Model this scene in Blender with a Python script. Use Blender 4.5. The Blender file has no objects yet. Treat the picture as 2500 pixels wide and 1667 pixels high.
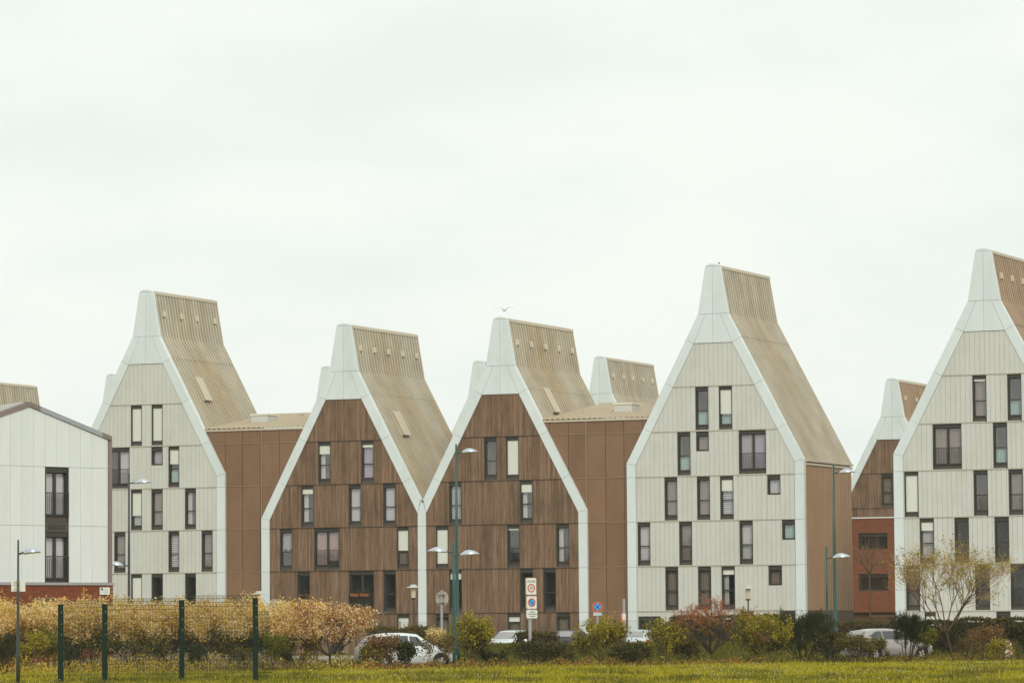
import bpy, bmesh, math, random
import numpy as np
from mathutils import Vector, Matrix
random.seed(7); RNG = np.random.default_rng(11)
SC = bpy.context.scene; COL = SC.collection
# ------------------------------------------------------------------ camera
FPX, PHI, TH, RO = 9759.2, .4115158, .0707394, -.0074358     # focal length in px of a 2500 px wide frame, yaw, pitch, roll
YF = 256*math.cos(PHI)
CAM = np.array([YF*math.tan(PHI), -YF, 1.8])
HV = np.array([-math.sin(PHI)*math.cos(TH), math.cos(PHI)*math.cos(TH), math.sin(TH)])
RH = np.array([math.cos(PHI), math.sin(PHI), 0.]); UV = np.cross(RH, HV)
R2 = math.cos(RO)*RH + math.sin(RO)*UV; U2 = -math.sin(RO)*RH + math.cos(RO)*UV
HH = np.array([-math.sin(PHI), math.cos(PHI), 0.])
cd = bpy.data.cameras.new('camera'); cam = bpy.data.objects.new('camera', cd); COL.objects.link(cam)
cd.sensor_width = 36; cd.sensor_fit = 'HORIZONTAL'; cd.lens = FPX/2500*36; cd.clip_start = 1; cd.clip_end = 6000
cam.matrix_world = Matrix(((R2[0], U2[0], -HV[0], CAM[0]), (R2[1], U2[1], -HV[1], CAM[1]), (R2[2], U2[2], -HV[2], CAM[2]), (0, 0, 0, 1)))
SC.camera = cam
# ------------------------------------------------------------------ light
SUN_DIR = Vector((0.52, -0.66, 0.54)).normalized()
EL = math.asin(SUN_DIR.z); AZ = math.atan2(SUN_DIR.x, SUN_DIR.y)
w = bpy.data.worlds.new('World'); SC.world = w; w.use_nodes = True
nt = w.node_tree; nt.nodes.clear()
N = nt.nodes.new; L = nt.links.new
out = N('ShaderNodeOutputWorld'); bg = N('ShaderNodeBackground'); bg.inputs['Strength'].default_value = 0.1
sky = N('ShaderNodeTexSky'); sky.sky_type = 'NISHITA'; sky.sun_disc = False; sky.sun_elevation = EL; sky.sun_rotation = AZ
sky.air_density = 1.0; sky.dust_density = 3.0
tc = N('ShaderNodeTexCoord'); mp = N('ShaderNodeMapping'); mp.inputs['Scale'].default_value = (9, 9, 26)
n1 = N('ShaderNodeTexNoise'); n1.inputs['Scale'].default_value = 1.0; n1.inputs['Detail'].default_value = 5; n1.inputs['Roughness'].default_value = .5
cr = N('ShaderNodeValToRGB'); cr.color_ramp.elements[0].position = .36; cr.color_ramp.elements[0].color = (8.75, 9.40, 8.95, 1)
cr.color_ramp.elements[1].position = .6; cr.color_ramp.elements[1].color = (9.65, 10.15, 9.45, 1)
mx = N('ShaderNodeMix'); mx.data_type = 'RGBA'; mx.inputs[0].default_value = .965
L(tc.outputs['Generated'], mp.inputs[0]); L(mp.outputs[0], n1.inputs['Vector']); L(n1.outputs['Fac'], cr.inputs[0])
L(sky.outputs[0], mx.inputs['A']); L(cr.outputs[0], mx.inputs['B']); L(mx.outputs['Result'], bg.inputs['Color']); L(bg.outputs[0], out.inputs[0])
sl = bpy.data.lights.new('sun', 'SUN'); sl.energy = 1.55; sl.angle = math.radians(14); sl.color = (1, .93, .79)
so = bpy.data.objects.new('sun', sl); COL.objects.link(so); so.rotation_euler = SUN_DIR.to_track_quat('Z', 'Y').to_euler(); so.location = (60, -60, 80)
vs = SC.view_settings; vs.view_transform = 'Standard'; vs.look = 'None'; vs.exposure = 0; vs.gamma = 1; vs.use_curve_mapping = False
SC.cycles.max_bounces = 6; SC.cycles.transparent_max_bounces = 12; SC.cycles.caustics_reflective = False; SC.cycles.caustics_refractive = False

# ------------------------------------------------------------------ measuring helpers: photo pixel -> place
def ray(x, y): return HV*FPX + R2*(x-1250) + U2*(833.5-y)
def at_y(x, y, Y): d = ray(x, y); return CAM + d*(Y-CAM[1])/d[1]
def at_d(x, y, dep): return CAM + ray(x, y)*dep/FPX
def horizon(x): return 1525 + .0074358*(1250-x)
def ground(x, dep):
    p = at_d(x, horizon(x)+1.8*FPX/dep, dep); return Vector((p[0], p[1], 0.))
def height(x, y, dep): return float(at_d(x, y, dep)[2])
def yaw(a, b): v = RH*a + HH*b; return math.atan2(v[1], v[0])          # world yaw of a direction (right, away)

# ------------------------------------------------------------------ materials
MATS = {}
def mat(name, col, rough=.7, spec=.3, metal=0., var=None, island=0., objrand=0., bump=0., bscale=20., stretch=(1, 1, 1), vscale=3., trans=0., coat=0.):
    if name in MATS: return MATS[name]
    m = bpy.data.materials.new(name); m.use_nodes = True; t = m.node_tree; b = t.nodes['Principled BSDF']
    b.inputs['Roughness'].default_value = rough; b.inputs['Specular IOR Level'].default_value = spec; b.inputs['Metallic'].default_value = metal
    if coat: b.inputs['Coat Weight'].default_value = coat; b.inputs['Coat Roughness'].default_value = .08
    c = (*col, 1); b.inputs['Base Color'].default_value = c
    src = None
    tcn = t.nodes.new('ShaderNodeTexCoord'); mpn = t.nodes.new('ShaderNodeMapping'); mpn.inputs['Scale'].default_value = stretch
    t.links.new(tcn.outputs['Object'], mpn.inputs[0])
    if var is not None:
        nz = t.nodes.new('ShaderNodeTexNoise'); nz.inputs['Scale'].default_value = vscale; nz.inputs['Detail'].default_value = 6; nz.inputs['Roughness'].default_value = .6
        t.links.new(mpn.outputs[0], nz.inputs['Vector'])
        rp = t.nodes.new('ShaderNodeValToRGB'); rp.color_ramp.elements[0].position = .35; rp.color_ramp.elements[0].color = (*var, 1)
        rp.color_ramp.elements[1].position = .62; rp.color_ramp.elements[1].color = c
        t.links.new(nz.outputs['Fac'], rp.inputs[0]); src = rp.outputs[0]
    if island or objrand:
        if island: g = t.nodes.new('ShaderNodeNewGeometry').outputs['Random Per Island']; k = island
        else: g = t.nodes.new('ShaderNodeObjectInfo').outputs['Random']; k = objrand
        mr = t.nodes.new('ShaderNodeMapRange'); mr.inputs[3].default_value = 1-k; mr.inputs[4].default_value = 1+k*.7
        t.links.new(g, mr.inputs[0])
        hs = t.nodes.new('ShaderNodeHueSaturation'); t.links.new(mr.outputs[0], hs.inputs['Value'])
        if src: t.links.new(src, hs.inputs['Color'])
        else: hs.inputs['Color'].default_value = c
        src = hs.outputs[0]
    if src: t.links.new(src, b.inputs['Base Color'])
    if bump:
        nb = t.nodes.new('ShaderNodeTexNoise'); nb.inputs['Scale'].default_value = bscale; nb.inputs['Detail'].default_value = 4
        t.links.new(mpn.outputs[0], nb.inputs['Vector'])
        bp = t.nodes.new('ShaderNodeBump'); bp.inputs['Strength'].default_value = bump; bp.inputs['Distance'].default_value = .02
        t.links.new(nb.outputs['Fac'], bp.inputs['Height']); t.links.new(bp.outputs[0], b.inputs['Normal'])
    if trans:
        tr = t.nodes.new('ShaderNodeBsdfTranslucent'); ms = t.nodes.new('ShaderNodeMixShader'); ms.inputs[0].default_value = trans
        if src: t.links.new(src, tr.inputs['Color'])
        else: tr.inputs['Color'].default_value = c
        o = t.nodes['Material Output']; t.links.new(b.outputs[0], ms.inputs[1]); t.links.new(tr.outputs[0], ms.inputs[2]); t.links.new(ms.outputs[0], o.inputs['Surface'])
    MATS[name] = m; return m
def ramp_mat(name, cols, rough=.8, trans=.25, spec=.15):
    """leaf / blossom stuff: a colour for each island out of a ramp"""
    if name in MATS: return MATS[name]
    m = mat(name, cols[0], rough, spec); t = m.node_tree; b = t.nodes['Principled BSDF']
    g = t.nodes.new('ShaderNodeNewGeometry'); rp = t.nodes.new('ShaderNodeValToRGB'); e = rp.color_ramp.elements
    e[0].color = (*cols[0], 1); e[1].color = (*cols[-1], 1)
    for i, c in enumerate(cols[1:-1]): x = e.new((i+1)/(len(cols)-1)); x.color = (*c, 1)
    t.links.new(g.outputs['Random Per Island'], rp.inputs[0]); t.links.new(rp.outputs[0], b.inputs['Base Color'])
    if trans:
        tr = t.nodes.new('ShaderNodeBsdfTranslucent'); ms = t.nodes.new('ShaderNodeMixShader'); ms.inputs[0].default_value = trans
        t.links.new(rp.outputs[0], tr.inputs['Color']); o = t.nodes['Material Output']
        t.links.new(b.outputs[0], ms.inputs[1]); t.links.new(tr.outputs[0], ms.inputs[2]); t.links.new(ms.outputs[0], o.inputs['Surface'])
    return m
def glass_mat(name, refl=.22, tint=(1, 1, 1), wav=.08):
    if name in MATS: return MATS[name]
    m = bpy.data.materials.new(name); m.use_nodes = True; t = m.node_tree; t.nodes.clear()
    o = t.nodes.new('ShaderNodeOutputMaterial'); ms = t.nodes.new('ShaderNodeMixShader'); tr = t.nodes.new('ShaderNodeBsdfTransparent'); gl = t.nodes.new('ShaderNodeBsdfGlossy')
    tr.inputs['Color'].default_value = (*tint, 1); gl.inputs['Roughness'].default_value = .03; gl.inputs['Color'].default_value = (1, .95, .95, 1)
    ms.inputs[0].default_value = refl+.04
    tcn = t.nodes.new('ShaderNodeTexCoord'); nb = t.nodes.new('ShaderNodeTexNoise'); nb.inputs['Scale'].default_value = 1.3
    bp = t.nodes.new('ShaderNodeBump'); bp.inputs['Strength'].default_value = wav; bp.inputs['Distance'].default_value = .012
    t.links.new(tcn.outputs['Object'], nb.inputs['Vector']); t.links.new(nb.outputs['Fac'], bp.inputs['Height']); t.links.new(bp.outputs[0], gl.inputs['Normal'])
    t.links.new(tr.outputs[0], ms.inputs[1]); t.links.new(gl.outputs[0], ms.inputs[2]); t.links.new(ms.outputs[0], o.inputs['Surface'])
    MATS[name] = m; return m
M_TRIM = mat('white_metal', (.735, .805, .825), .45, .4, var=(.695, .765, .785), vscale=.7, stretch=(1, 1, .5), objrand=.025)
M_PANEL = mat('beige_panel', (.63, .64, .605), .6, .3, var=(.605, .615, .58), vscale=.6, objrand=.018)
M_WOOD = mat('weathered_wood', (.285, .185, .122), .8, .2, var=(.175, .108, .068), vscale=1.6, stretch=(9, 9, .5), island=.22, bump=.5, bscale=30)
def stain(m, tint, scale=.35, lo=.48, hi=.72):
    t = m.node_tree; b = t.nodes['Principled BSDF']; src = b.inputs['Base Color'].links[0].from_socket; tcn = t.nodes.new('ShaderNodeTexCoord'); mpn = t.nodes.new('ShaderNodeMapping'); mpn.inputs['Scale'].default_value = (1.6, 1.6, .8)
    nz = t.nodes.new('ShaderNodeTexNoise'); nz.inputs['Scale'].default_value = scale; nz.inputs['Detail'].default_value = 9; nz.inputs['Roughness'].default_value = .68
    mr = t.nodes.new('ShaderNodeMapRange'); mr.inputs[1].default_value = lo; mr.inputs[2].default_value = hi; mxn = t.nodes.new('ShaderNodeMix'); mxn.data_type = 'RGBA'; mxn.blend_type = 'MULTIPLY'
    t.links.new(tcn.outputs['Object'], mpn.inputs[0]); t.links.new(mpn.outputs[0], nz.inputs['Vector']); t.links.new(nz.outputs['Fac'], mr.inputs[0]); t.links.new(mr.outputs[0], mxn.inputs[0]); t.links.new(src, mxn.inputs['A']); mxn.inputs['B'].default_value = (*tint, 1); t.links.new(mxn.outputs['Result'], b.inputs['Base Color'])
stain(M_WOOD, (.52, .55, .50)); stain(M_PANEL, (.90, .885, .84), .5); stain(M_TRIM, (.93, .93, .91), .6)
M_BRONZE = mat('bronze_panel', (.25, .145, .083), .5, .35, var=(.225, .13, .073), vscale=.8, objrand=.09)
stain(M_BRONZE, (.84, .84, .82), .4)
M_BATTEN = mat('bronze_batten', (.30, .20, .12), .45, .4)
M_BACK = mat('dark_backing', (.09, .075, .06), .9, .1)
M_FRAME = mat('window_frame', (.052, .050, .042), .5, .35)
M_SPAN = mat('window_spandrel', (.085, .072, .062), .5, .35)
M_SHUT = mat('roller_shutter', (.76, .78, .72), .55, .3)
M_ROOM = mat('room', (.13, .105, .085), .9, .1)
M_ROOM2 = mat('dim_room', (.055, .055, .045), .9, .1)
M_GLASS = glass_mat('pane_glass', .11)
M_CURT = mat('white_curtain', (.60, .60, .63), .9, .1, trans=.1)
M_CURT2 = mat('pink_curtain', (.46, .32, .30), .9, .1, trans=.1)
M_CURT3 = mat('tan_curtain', (.30, .25, .21), .9, .1, trans=.1)
M_CURT4 = mat('lilac_curtain', (.44, .41, .48), .9, .1, trans=.1)
M_MINT = mat('mint_film', (.34, .50, .48), .7, .2)
M_GREY = mat('galvanised_steel', (.42, .41, .42), .45, .5, metal=.3)
M_POLE = mat('green_pole', (.022, .085, .075), .4, .5)
M_POLE2 = mat('dark_pole', (.045, .055, .055), .4, .5)
M_LAMP = mat('lamp_shell', (.50, .55, .62), .3, .5, metal=.3)
M_LENS = mat('lamp_lens', (.75, .76, .72), .3, .5)
M_PLASTER = mat('white_cladding', (.75, .80, .80), .7, .2, var=(.71, .76, .755), vscale=.8, stretch=(2, 2, .5), objrand=.02)
M_EDGE = mat('pinkish_edge_trim', (.26, .205, .19), .5, .3, var=(.22, .175, .165), vscale=.6)
M_EDGE2 = mat('zinc_edge_trim', (.36, .38, .42), .4, .4)
M_BRICK = mat('red_brick', (.27, .085, .040), .9, .1, var=(.20, .060, .028), vscale=6, objrand=.22, island=0)
M_BRICKI = mat('red_brick_stuff', (.27, .085, .040), .9, .1, var=(.20, .060, .028), vscale=6, island=.22)
M_MORTAR = mat('mortar', (.33, .20, .14), .95, .1)
M_WHITE = mat('sign_white', (.78, .80, .76), .5, .4)
M_BLACK = mat('sign_black', (.02, .02, .02), .6, .3)
M_RED = mat('sign_red', (.55, .05, .03), .5, .4)
M_BLUE = mat('sign_blue', (.05, .42, .85), .5, .4)
M_NAVY = mat('sign_navy', (.03, .04, .16), .5, .4)
M_FENCE = mat('fence_green', (.006, .022, .012), .6, .2)
M_BARK = mat('bark', (.15, .095, .06), .9, .1, var=(.09, .06, .04), vscale=8)
M_BARKD = mat('dark_bark', (.075, .058, .04), .9, .1, var=(.05, .04, .03), vscale=8)
M_TWIGR = mat('red_twig', (.27, .105, .055), .8, .2)
M_TWIGB = mat('brown_twig', (.26, .15, .085), .8, .2)

def roof_mat(name, base, stain, amount):
    """ribbed champagne metal with yellow-brown run-off stains that follow the fall of the sheet"""
    if name in MATS: return MATS[name]
    m = mat(name, base, .5, .3); t = m.node_tree; b = t.nodes['Principled BSDF']
    tcn = t.nodes.new('ShaderNodeTexCoord'); mpn = t.nodes.new('ShaderNodeMapping'); mpn.inputs['Scale'].default_value = (.05, .42, .05)
    nz = t.nodes.new('ShaderNodeTexNoise'); nz.inputs['Scale'].default_value = 1.6; nz.inputs['Detail'].default_value = 5; nz.inputs['Roughness'].default_value = .55
    t.links.new(tcn.outputs['Object'], mpn.inputs[0]); t.links.new(mpn.outputs[0], nz.inputs['Vector'])
    rp = t.nodes.new('ShaderNodeValToRGB'); e = rp.color_ramp.elements
    e[0].position = .5-amount*.5; e[0].color = (*base, 1); e[1].position = .5+.2; e[1].color = (*stain, 1)
    t.links.new(nz.outputs['Fac'], rp.inputs[0])
    n2 = t.nodes.new('ShaderNodeTexNoise'); n2.inputs['Scale'].default_value = .7; n2.inputs['Detail'].default_value = 7
    t.links.new(tcn.outputs['Object'], n2.inputs['Vector'])
    hs = t.nodes.new('ShaderNodeHueSaturation'); mr = t.nodes.new('ShaderNodeMapRange'); mr.inputs[1].default_value = .3; mr.inputs[2].default_value = .7; mr.inputs[3].default_value = .86; mr.inputs[4].default_value = 1.1
    t.links.new(n2.outputs['Fac'], mr.inputs[0]); t.links.new(mr.outputs[0], hs.inputs['Value']); t.links.new(rp.outputs[0], hs.inputs['Color']); t.links.new(hs.outputs[0], b.inputs['Base Color'])
    return m
M_ROOF = roof_mat('champagne_roof', (.54, .49, .39), (.475, .39, .27), .10)
M_ROOFS = roof_mat('stained_champagne_roof', (.54, .485, .375), (.45, .335, .18), .16)
M_ROOFB = roof_mat('bronze_roof', (.44, .325, .22), (.39, .28, .18), .1)
M_SIDE = roof_mat('bronze_side_cladding', (.45, .295, .18), (.41, .26, .155), .1)
M_RIBSHADE = roof_mat('rib_shaded_roof', (.345, .31, .24), (.30, .23, .14), .12); M_RIBSHADEB = roof_mat('rib_shaded_bronze_roof', (.28, .18, .11), (.24, .145, .085), .1)  # for rib flanks and troughs: shade between the ribs put into the colour
def rib_shade(r): return M_RIBSHADEB if r is M_ROOFB else M_RIBSHADE
M_CAP = mat('ridge_metal', (.56, .49, .38), .45, .4)

# ------------------------------------------------------------------ object helpers
def tag(o, label=None, cat=None, group=None, kind=None):
    if label: o['label'] = label
    if cat: o['category'] = cat
    if group: o['group'] = group
    if kind: o['kind'] = kind
    return o
def empty(name, loc=(0, 0, 0), rz=0.):
    o = bpy.data.objects.new(name, None); COL.objects.link(o); o.location = loc; o.rotation_euler = (0, 0, rz); o.empty_display_size = .2; return o
def link(name, me, m=None, parent=None, loc=None):
    if m is not None and not me.materials: me.materials.append(m)
    o = bpy.data.objects.new(name, me); COL.objects.link(o)
    if parent is not None: o.parent = parent
    if loc is not None: o.location = loc
    return o
class MB:
    """collects shapes into one mesh"""
    def __init__(s): s.v = []; s.f = []
    def add(s, vs, fs):
        k = len(s.v); s.v += [tuple(map(float, p)) for p in vs]; s.f += [tuple(i+k for i in f) for f in fs]; return s
    def box(s, x0, x1, y0, y1, z0, z1):
        return s.add([(x0, y0, z0), (x1, y0, z0), (x1, y1, z0), (x0, y1, z0), (x0, y0, z1), (x1, y0, z1), (x1, y1, z1), (x0, y1, z1)],
                     [(0, 3, 2, 1), (4, 5, 6, 7), (0, 1, 5, 4), (1, 2, 6, 5), (2, 3, 7, 6), (3, 0, 4, 7)])
    def prism(s, poly, y0, y1):
        """poly in (x, z), extruded along y; counter-clockwise seen from -y"""
        n = len(poly)
        return s.add([(p[0], y0, p[1]) for p in poly]+[(p[0], y1, p[1]) for p in poly],
                     [tuple(range(n)), tuple(range(2*n-1, n-1, -1))]+[(i, n+i, n+(i+1) % n, (i+1) % n) for i in range(n)])
    def tube(s, pts, rad, n=6, caps=True):
        pts = [Vector(p) for p in pts]; m = len(pts); k = len(s.v)
        if not hasattr(rad, '__len__'): rad = [rad]*m
        for i, p in enumerate(pts):
            d = (pts[min(i+1, m-1)]-pts[max(i-1, 0)]).normalized()
            a = d.cross(Vector((0, 0, 1)) if abs(d.z) < .95 else Vector((1, 0, 0))).normalized(); b = d.cross(a)
            for j in range(n):
                t = 2*math.pi*j/n; q = p+(a*math.cos(t)+b*math.sin(t))*rad[i]; s.v.append(tuple(q))
        for i in range(m-1):
            for j in range(n):
                s.f.append((k+i*n+j, k+i*n+(j+1) % n, k+(i+1)*n+(j+1) % n, k+(i+1)*n+j))
        if caps: s.f.append(tuple(k+j for j in range(n-1, -1, -1))); s.f.append(tuple(k+(m-1)*n+j for j in range(n)))
        return s
    def lathe(s, prof, n=14, c=(0, 0, 0)):
        k = len(s.v); m = len(prof)
        for r, z in prof:
            for j in range(n): t = 2*math.pi*j/n; s.v.append((c[0]+r*math.cos(t), c[1]+r*math.sin(t), c[2]+z))
        for i in range(m-1):
            for j in range(n): s.f.append((k+i*n+j, k+i*n+(j+1) % n, k+(i+1)*n+(j+1) % n, k+(i+1)*n+j))
        s.f.append(tuple(k+j for j in range(n-1, -1, -1))); s.f.append(tuple(k+(m-1)*n+j for j in range(n))); return s
    def disc(s, cx, cz, r, y0, y1, n=20, sx=1.):
        return s.prism([(cx+r*sx*math.cos(2*math.pi*i/n), cz+r*math.sin(2*math.pi*i/n)) for i in range(n)], y0, y1)
    def ring(s, cx, cz, r0, r1, y, n=24):
        k = len(s.v)
        for r in (r0, r1):
            for i in range(n): s.v.append((cx+r*math.cos(2*math.pi*i/n), y, cz+r*math.sin(2*math.pi*i/n)))
        for i in range(n): s.f.append((k+i, k+(i+1) % n, k+n+(i+1) % n, k+n+i))
        return s
    def mesh(s, name, smooth=False):
        me = bpy.data.meshes.new(name); me.from_pydata(s.v, [], s.f); me.update()
        if smooth: me.polygons.foreach_set('use_smooth', [True]*len(me.polygons))
        return me
    def build(s, name, m, parent=None, smooth=False, loc=None): return link(name, s.mesh(name, smooth), m, parent, loc)
def quads_mesh(name, V, m, n=4):
    """V: (N*n, 3) array; each n verts form a face"""
    V = np.ascontiguousarray(V, dtype=np.float32); nf = len(V)//n; me = bpy.data.meshes.new(name)
    me.vertices.add(len(V)); me.vertices.foreach_set('co', V.ravel()); me.loops.add(len(V)); me.loops.foreach_set('vertex_index', np.arange(len(V), dtype=np.int32))
    me.polygons.add(nf); me.polygons.foreach_set('loop_start', np.arange(0, len(V), n, dtype=np.int32)); me.polygons.foreach_set('loop_total', np.full(nf, n, dtype=np.int32))
    me.update(calc_edges=True); me.materials.append(m); return me
def clip(poly, a, b, c):
    """keep a*u+b*z <= c"""
    o = []
    for i in range(len(poly)):
        p, q = poly[i], poly[(i+1) % len(poly)]; dp = a*p[0]+b*p[1]-c; dq = a*q[0]+b*q[1]-c
        if dp <= 0: o.append(p)
        if dp*dq < 0: t = dp/(dp-dq); o.append((p[0]+t*(q[0]-p[0]), p[1]+t*(q[1]-p[1])))
    return o
def area(p): return .5*sum(p[i][0]*p[(i+1) % len(p)][1]-p[(i+1) % len(p)][0]*p[i][1] for i in range(len(p)))
def shrink(p, g):
    """inset a convex polygon by about g"""
    if area(p) < 0: p = p[::-1]
    n = len(p); r = []
    for i in range(n):
        a, b, c = Vector(p[i-1]), Vector(p[i]), Vector(p[(i+1) % n])
        d1 = (b-a); d2 = (c-b)
        if d1.length < 1e-6 or d2.length < 1e-6: r.append((b.x, b.y)); continue
        d1.normalize(); d2.normalize(); n1 = Vector((-d1.y, d1.x)); n2 = Vector((-d2.y, d2.x)); k = n1+n2; den = 1+n1.dot(n2)
        k = k/max(den, .3); r.append((b.x+k.x*g, b.y+k.y*g))
    return r
def clean(p):
    o = []
    for q in p:
        if not o or (abs(q[0]-o[-1][0])+abs(q[1]-o[-1][1])) > 1e-4: o.append(q)
    if len(o) > 1 and (abs(o[0][0]-o[-1][0])+abs(o[0][1]-o[-1][1])) < 1e-4: o.pop()
    return o
def text(name, body, size, m, parent, loc, rot=(math.pi/2, 0, 0), sx=1.):
    cu = bpy.data.curves.new(name, 'FONT'); cu.body = body; cu.size = size; cu.align_x = 'CENTER'; cu.align_y = 'CENTER'; cu.extrude = .002; cu.resolution_u = 3
    t = bpy.data.objects.new(name, cu); COL.objects.link(t); dg = bpy.context.evaluated_depsgraph_get(); dg.update()
    me = bpy.data.meshes.new_from_object(t.evaluated_get(dg)); bpy.data.objects.remove(t); me.materials.clear()
    o = link(name, me, m, parent); o.location = loc; o.rotation_euler = rot; o.scale = (sx, 1, 1); return o

# ------------------------------------------------------------------ windows
def window(root, ua, ub, za, zb, kind='t', shutter=0., curtain=None, dark=False, rail=None, y=0.):
    """dark recessed window: frame (mesh) with panes, shutter, curtain, railing and room as its own pieces"""
    H = zb-za; top = .22; sill = .30 if kind != 's' else .06; j = .075
    if kind == 's': top = .26
    m = MB(); y0, y1 = y-.005, y+.24
    m.box(ua, ua+j, y0, y1, za, zb); m.box(ub-j*.7, ub, y0, y1, za, zb)
    m.box(ua+j, ub-j*.7, y0+.04, y1, zb-top, zb)
    gx0, gx1, gz0, gz1 = ua+j, ub-j*.7, za+sill, zb-top
    b = .045; yf0, yf1 = y+.15, y+.21
    m.box(gx0, gx0+b, yf0, yf1, gz0, gz1); m.box(gx1-b, gx1, yf0, yf1, gz0, gz1); m.box(gx0+b, gx1-b, yf0, yf1, gz1-b, gz1); m.box(gx0+b, gx1-b, yf0, yf1, gz0, gz0+b)
    zt = gz0+(gz1-gz0)*.42; um = (gx0+gx1)/2; panes = []
    if kind == 't':
        m.box(gx0+b, gx1-b, yf0-.01, yf1-.005, zt-.035, zt+.035); panes = [(gx0+b, gx1-b, gz0+b, zt-.035), (gx0+b, gx1-b, zt+.035, gz1-b)]
    elif kind == 'w':
        m.box(um-.075, um+.075, yf0-.01, yf1-.005, gz0+b, gz1-b); panes = [(gx0+b, um-.075, gz0+b, gz1-b), (um+.075, gx1-b, gz0+b, gz1-b)]
    else: panes = [(gx0+b, gx1-b, gz0+b, gz1-b)]
    wo = m.build('window', M_FRAME, root)
    s = MB().box(ua+j, ub-j*.7, y0+.05, y1, za, za+sill); s.box(ua+.01, ub-.01, y0-.03, y0+.045, za+sill-.03, za+sill); s.build('sill', M_SPAN, wo)
    for p in panes:
        MB().add([(p[0], y+.18, p[2]), (p[1], y+.18, p[2]), (p[1], y+.18, p[3]), (p[0], y+.18, p[3])], [(0, 1, 2, 3)]).build('pane', M_GLASS, wo)
    if shutter > 0:
        sh = MB(); n = max(2, int((gz1-gz0)*shutter/.06)); z = gz1+.05; dz = ((gz1-gz0)*shutter+.05)/n; pr = []
        for i in range(n): pr += [(y+.085, z-i*dz), (y+.075, z-i*dz-dz*.5), (y+.085, z-(i+1)*dz+.004), (y+.095, z-(i+1)*dz)]
        vs = [(gx0+.005, a, c) for a, c in pr]+[(gx1-.005, a, c) for a, c in pr]; k = len(pr)
        sh.add(vs, [(i, k+i, k+i+1, i+1) for i in range(k-1)]); sh.box(gx0+.005, gx1-.005, y+.07, y+.10, z-n*dz-.03, z-n*dz); sh.build('shutter', M_SHUT, wo)
    if curtain and shutter < .97:
        def folds(x0, x1, z0, z1, mm, name='curtain', hem=0.):
            c = MB(); n = max(4, int((x1-x0)/.05)); k = len(c.v); vs = []
            for i in range(n+1):
                x = x0+(x1-x0)*i/n; yy = y+.30+.035*(1 if i % 2 else -1)*random.uniform(.5, 1)
                vs += [(x, yy, z0+hem*abs(math.sin(i*math.pi/n*2))), (x, yy, z1)]
            c.add(vs, [(2*i, 2*i+2, 2*i+3, 2*i+1) for i in range(n)]); c.build(name, mm, wo)
        W = gx1-gx0
        if curtain == 'full': folds(gx0, gx1, gz0, gz1, M_CURT)
        elif curtain == 'lilac': folds(gx0, gx1, gz0, gz1, M_CURT4)
        elif curtain == 'left': folds(gx0, gx0+W*.42, gz0, gz1, M_CURT)
        elif curtain == 'right': folds(gx0+W*.55, gx1, gz0, gz1, M_CURT)
        elif curtain == 'lace': folds(gx0, gx1, gz0+(gz1-gz0)*.42, gz1, M_CURT4, hem=.22)
        elif curtain == 'pink': folds(gx0, um-.05, gz0, gz1, M_CURT2); folds(um+.05, gx1-W*.1, gz0+.3, gz1, M_CURT2)
        elif curtain == 'tan': folds(gx0, gx1, gz0, gz1, M_CURT3)
        elif curtain == 'low': folds(gx0, gx1, gz0, gz0+(gz1-gz0)*.4, M_MINT)
        elif curtain == 'mint': folds(gx0, gx1, gz0, gz1, M_MINT)
        elif curtain == 'blind':
            c = MB(); z = gz0+.06
            while z < gz1-.03: c.add([(gx0, y+.27, z), (gx1, y+.27, z), (gx1, y+.30, z+.085), (gx0, y+.30, z+.085)], [(0, 1, 2, 3)]); z += .125
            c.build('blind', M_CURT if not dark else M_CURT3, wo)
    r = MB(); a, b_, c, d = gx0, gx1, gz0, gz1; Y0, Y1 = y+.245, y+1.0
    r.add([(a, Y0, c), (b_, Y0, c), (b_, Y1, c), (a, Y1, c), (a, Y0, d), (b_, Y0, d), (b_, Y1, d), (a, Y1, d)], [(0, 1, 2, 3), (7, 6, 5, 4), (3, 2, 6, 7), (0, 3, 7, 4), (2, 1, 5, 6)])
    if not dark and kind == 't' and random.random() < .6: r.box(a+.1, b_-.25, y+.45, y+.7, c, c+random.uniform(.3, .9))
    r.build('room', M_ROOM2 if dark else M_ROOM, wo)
    if rail or (kind == 'w' and rail is None):
        g = MB(); zr = gz0+1.0; g.box(ua+.01, ub-.01, y-.06, y-.03, zr-.03, zr); g.box(ua+.01, ub-.01, y-.06, y-.03, gz0-.03, gz0)
        n = int((ub-ua)/.105)
        for i in range(n+1): x = ua+.02+(ub-ua-.06)*i/n; g.box(x, x+.018, y-.055, y-.035, gz0, zr-.03)
        g.build('railing', M_FRAME, wo)
    return wo

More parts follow.
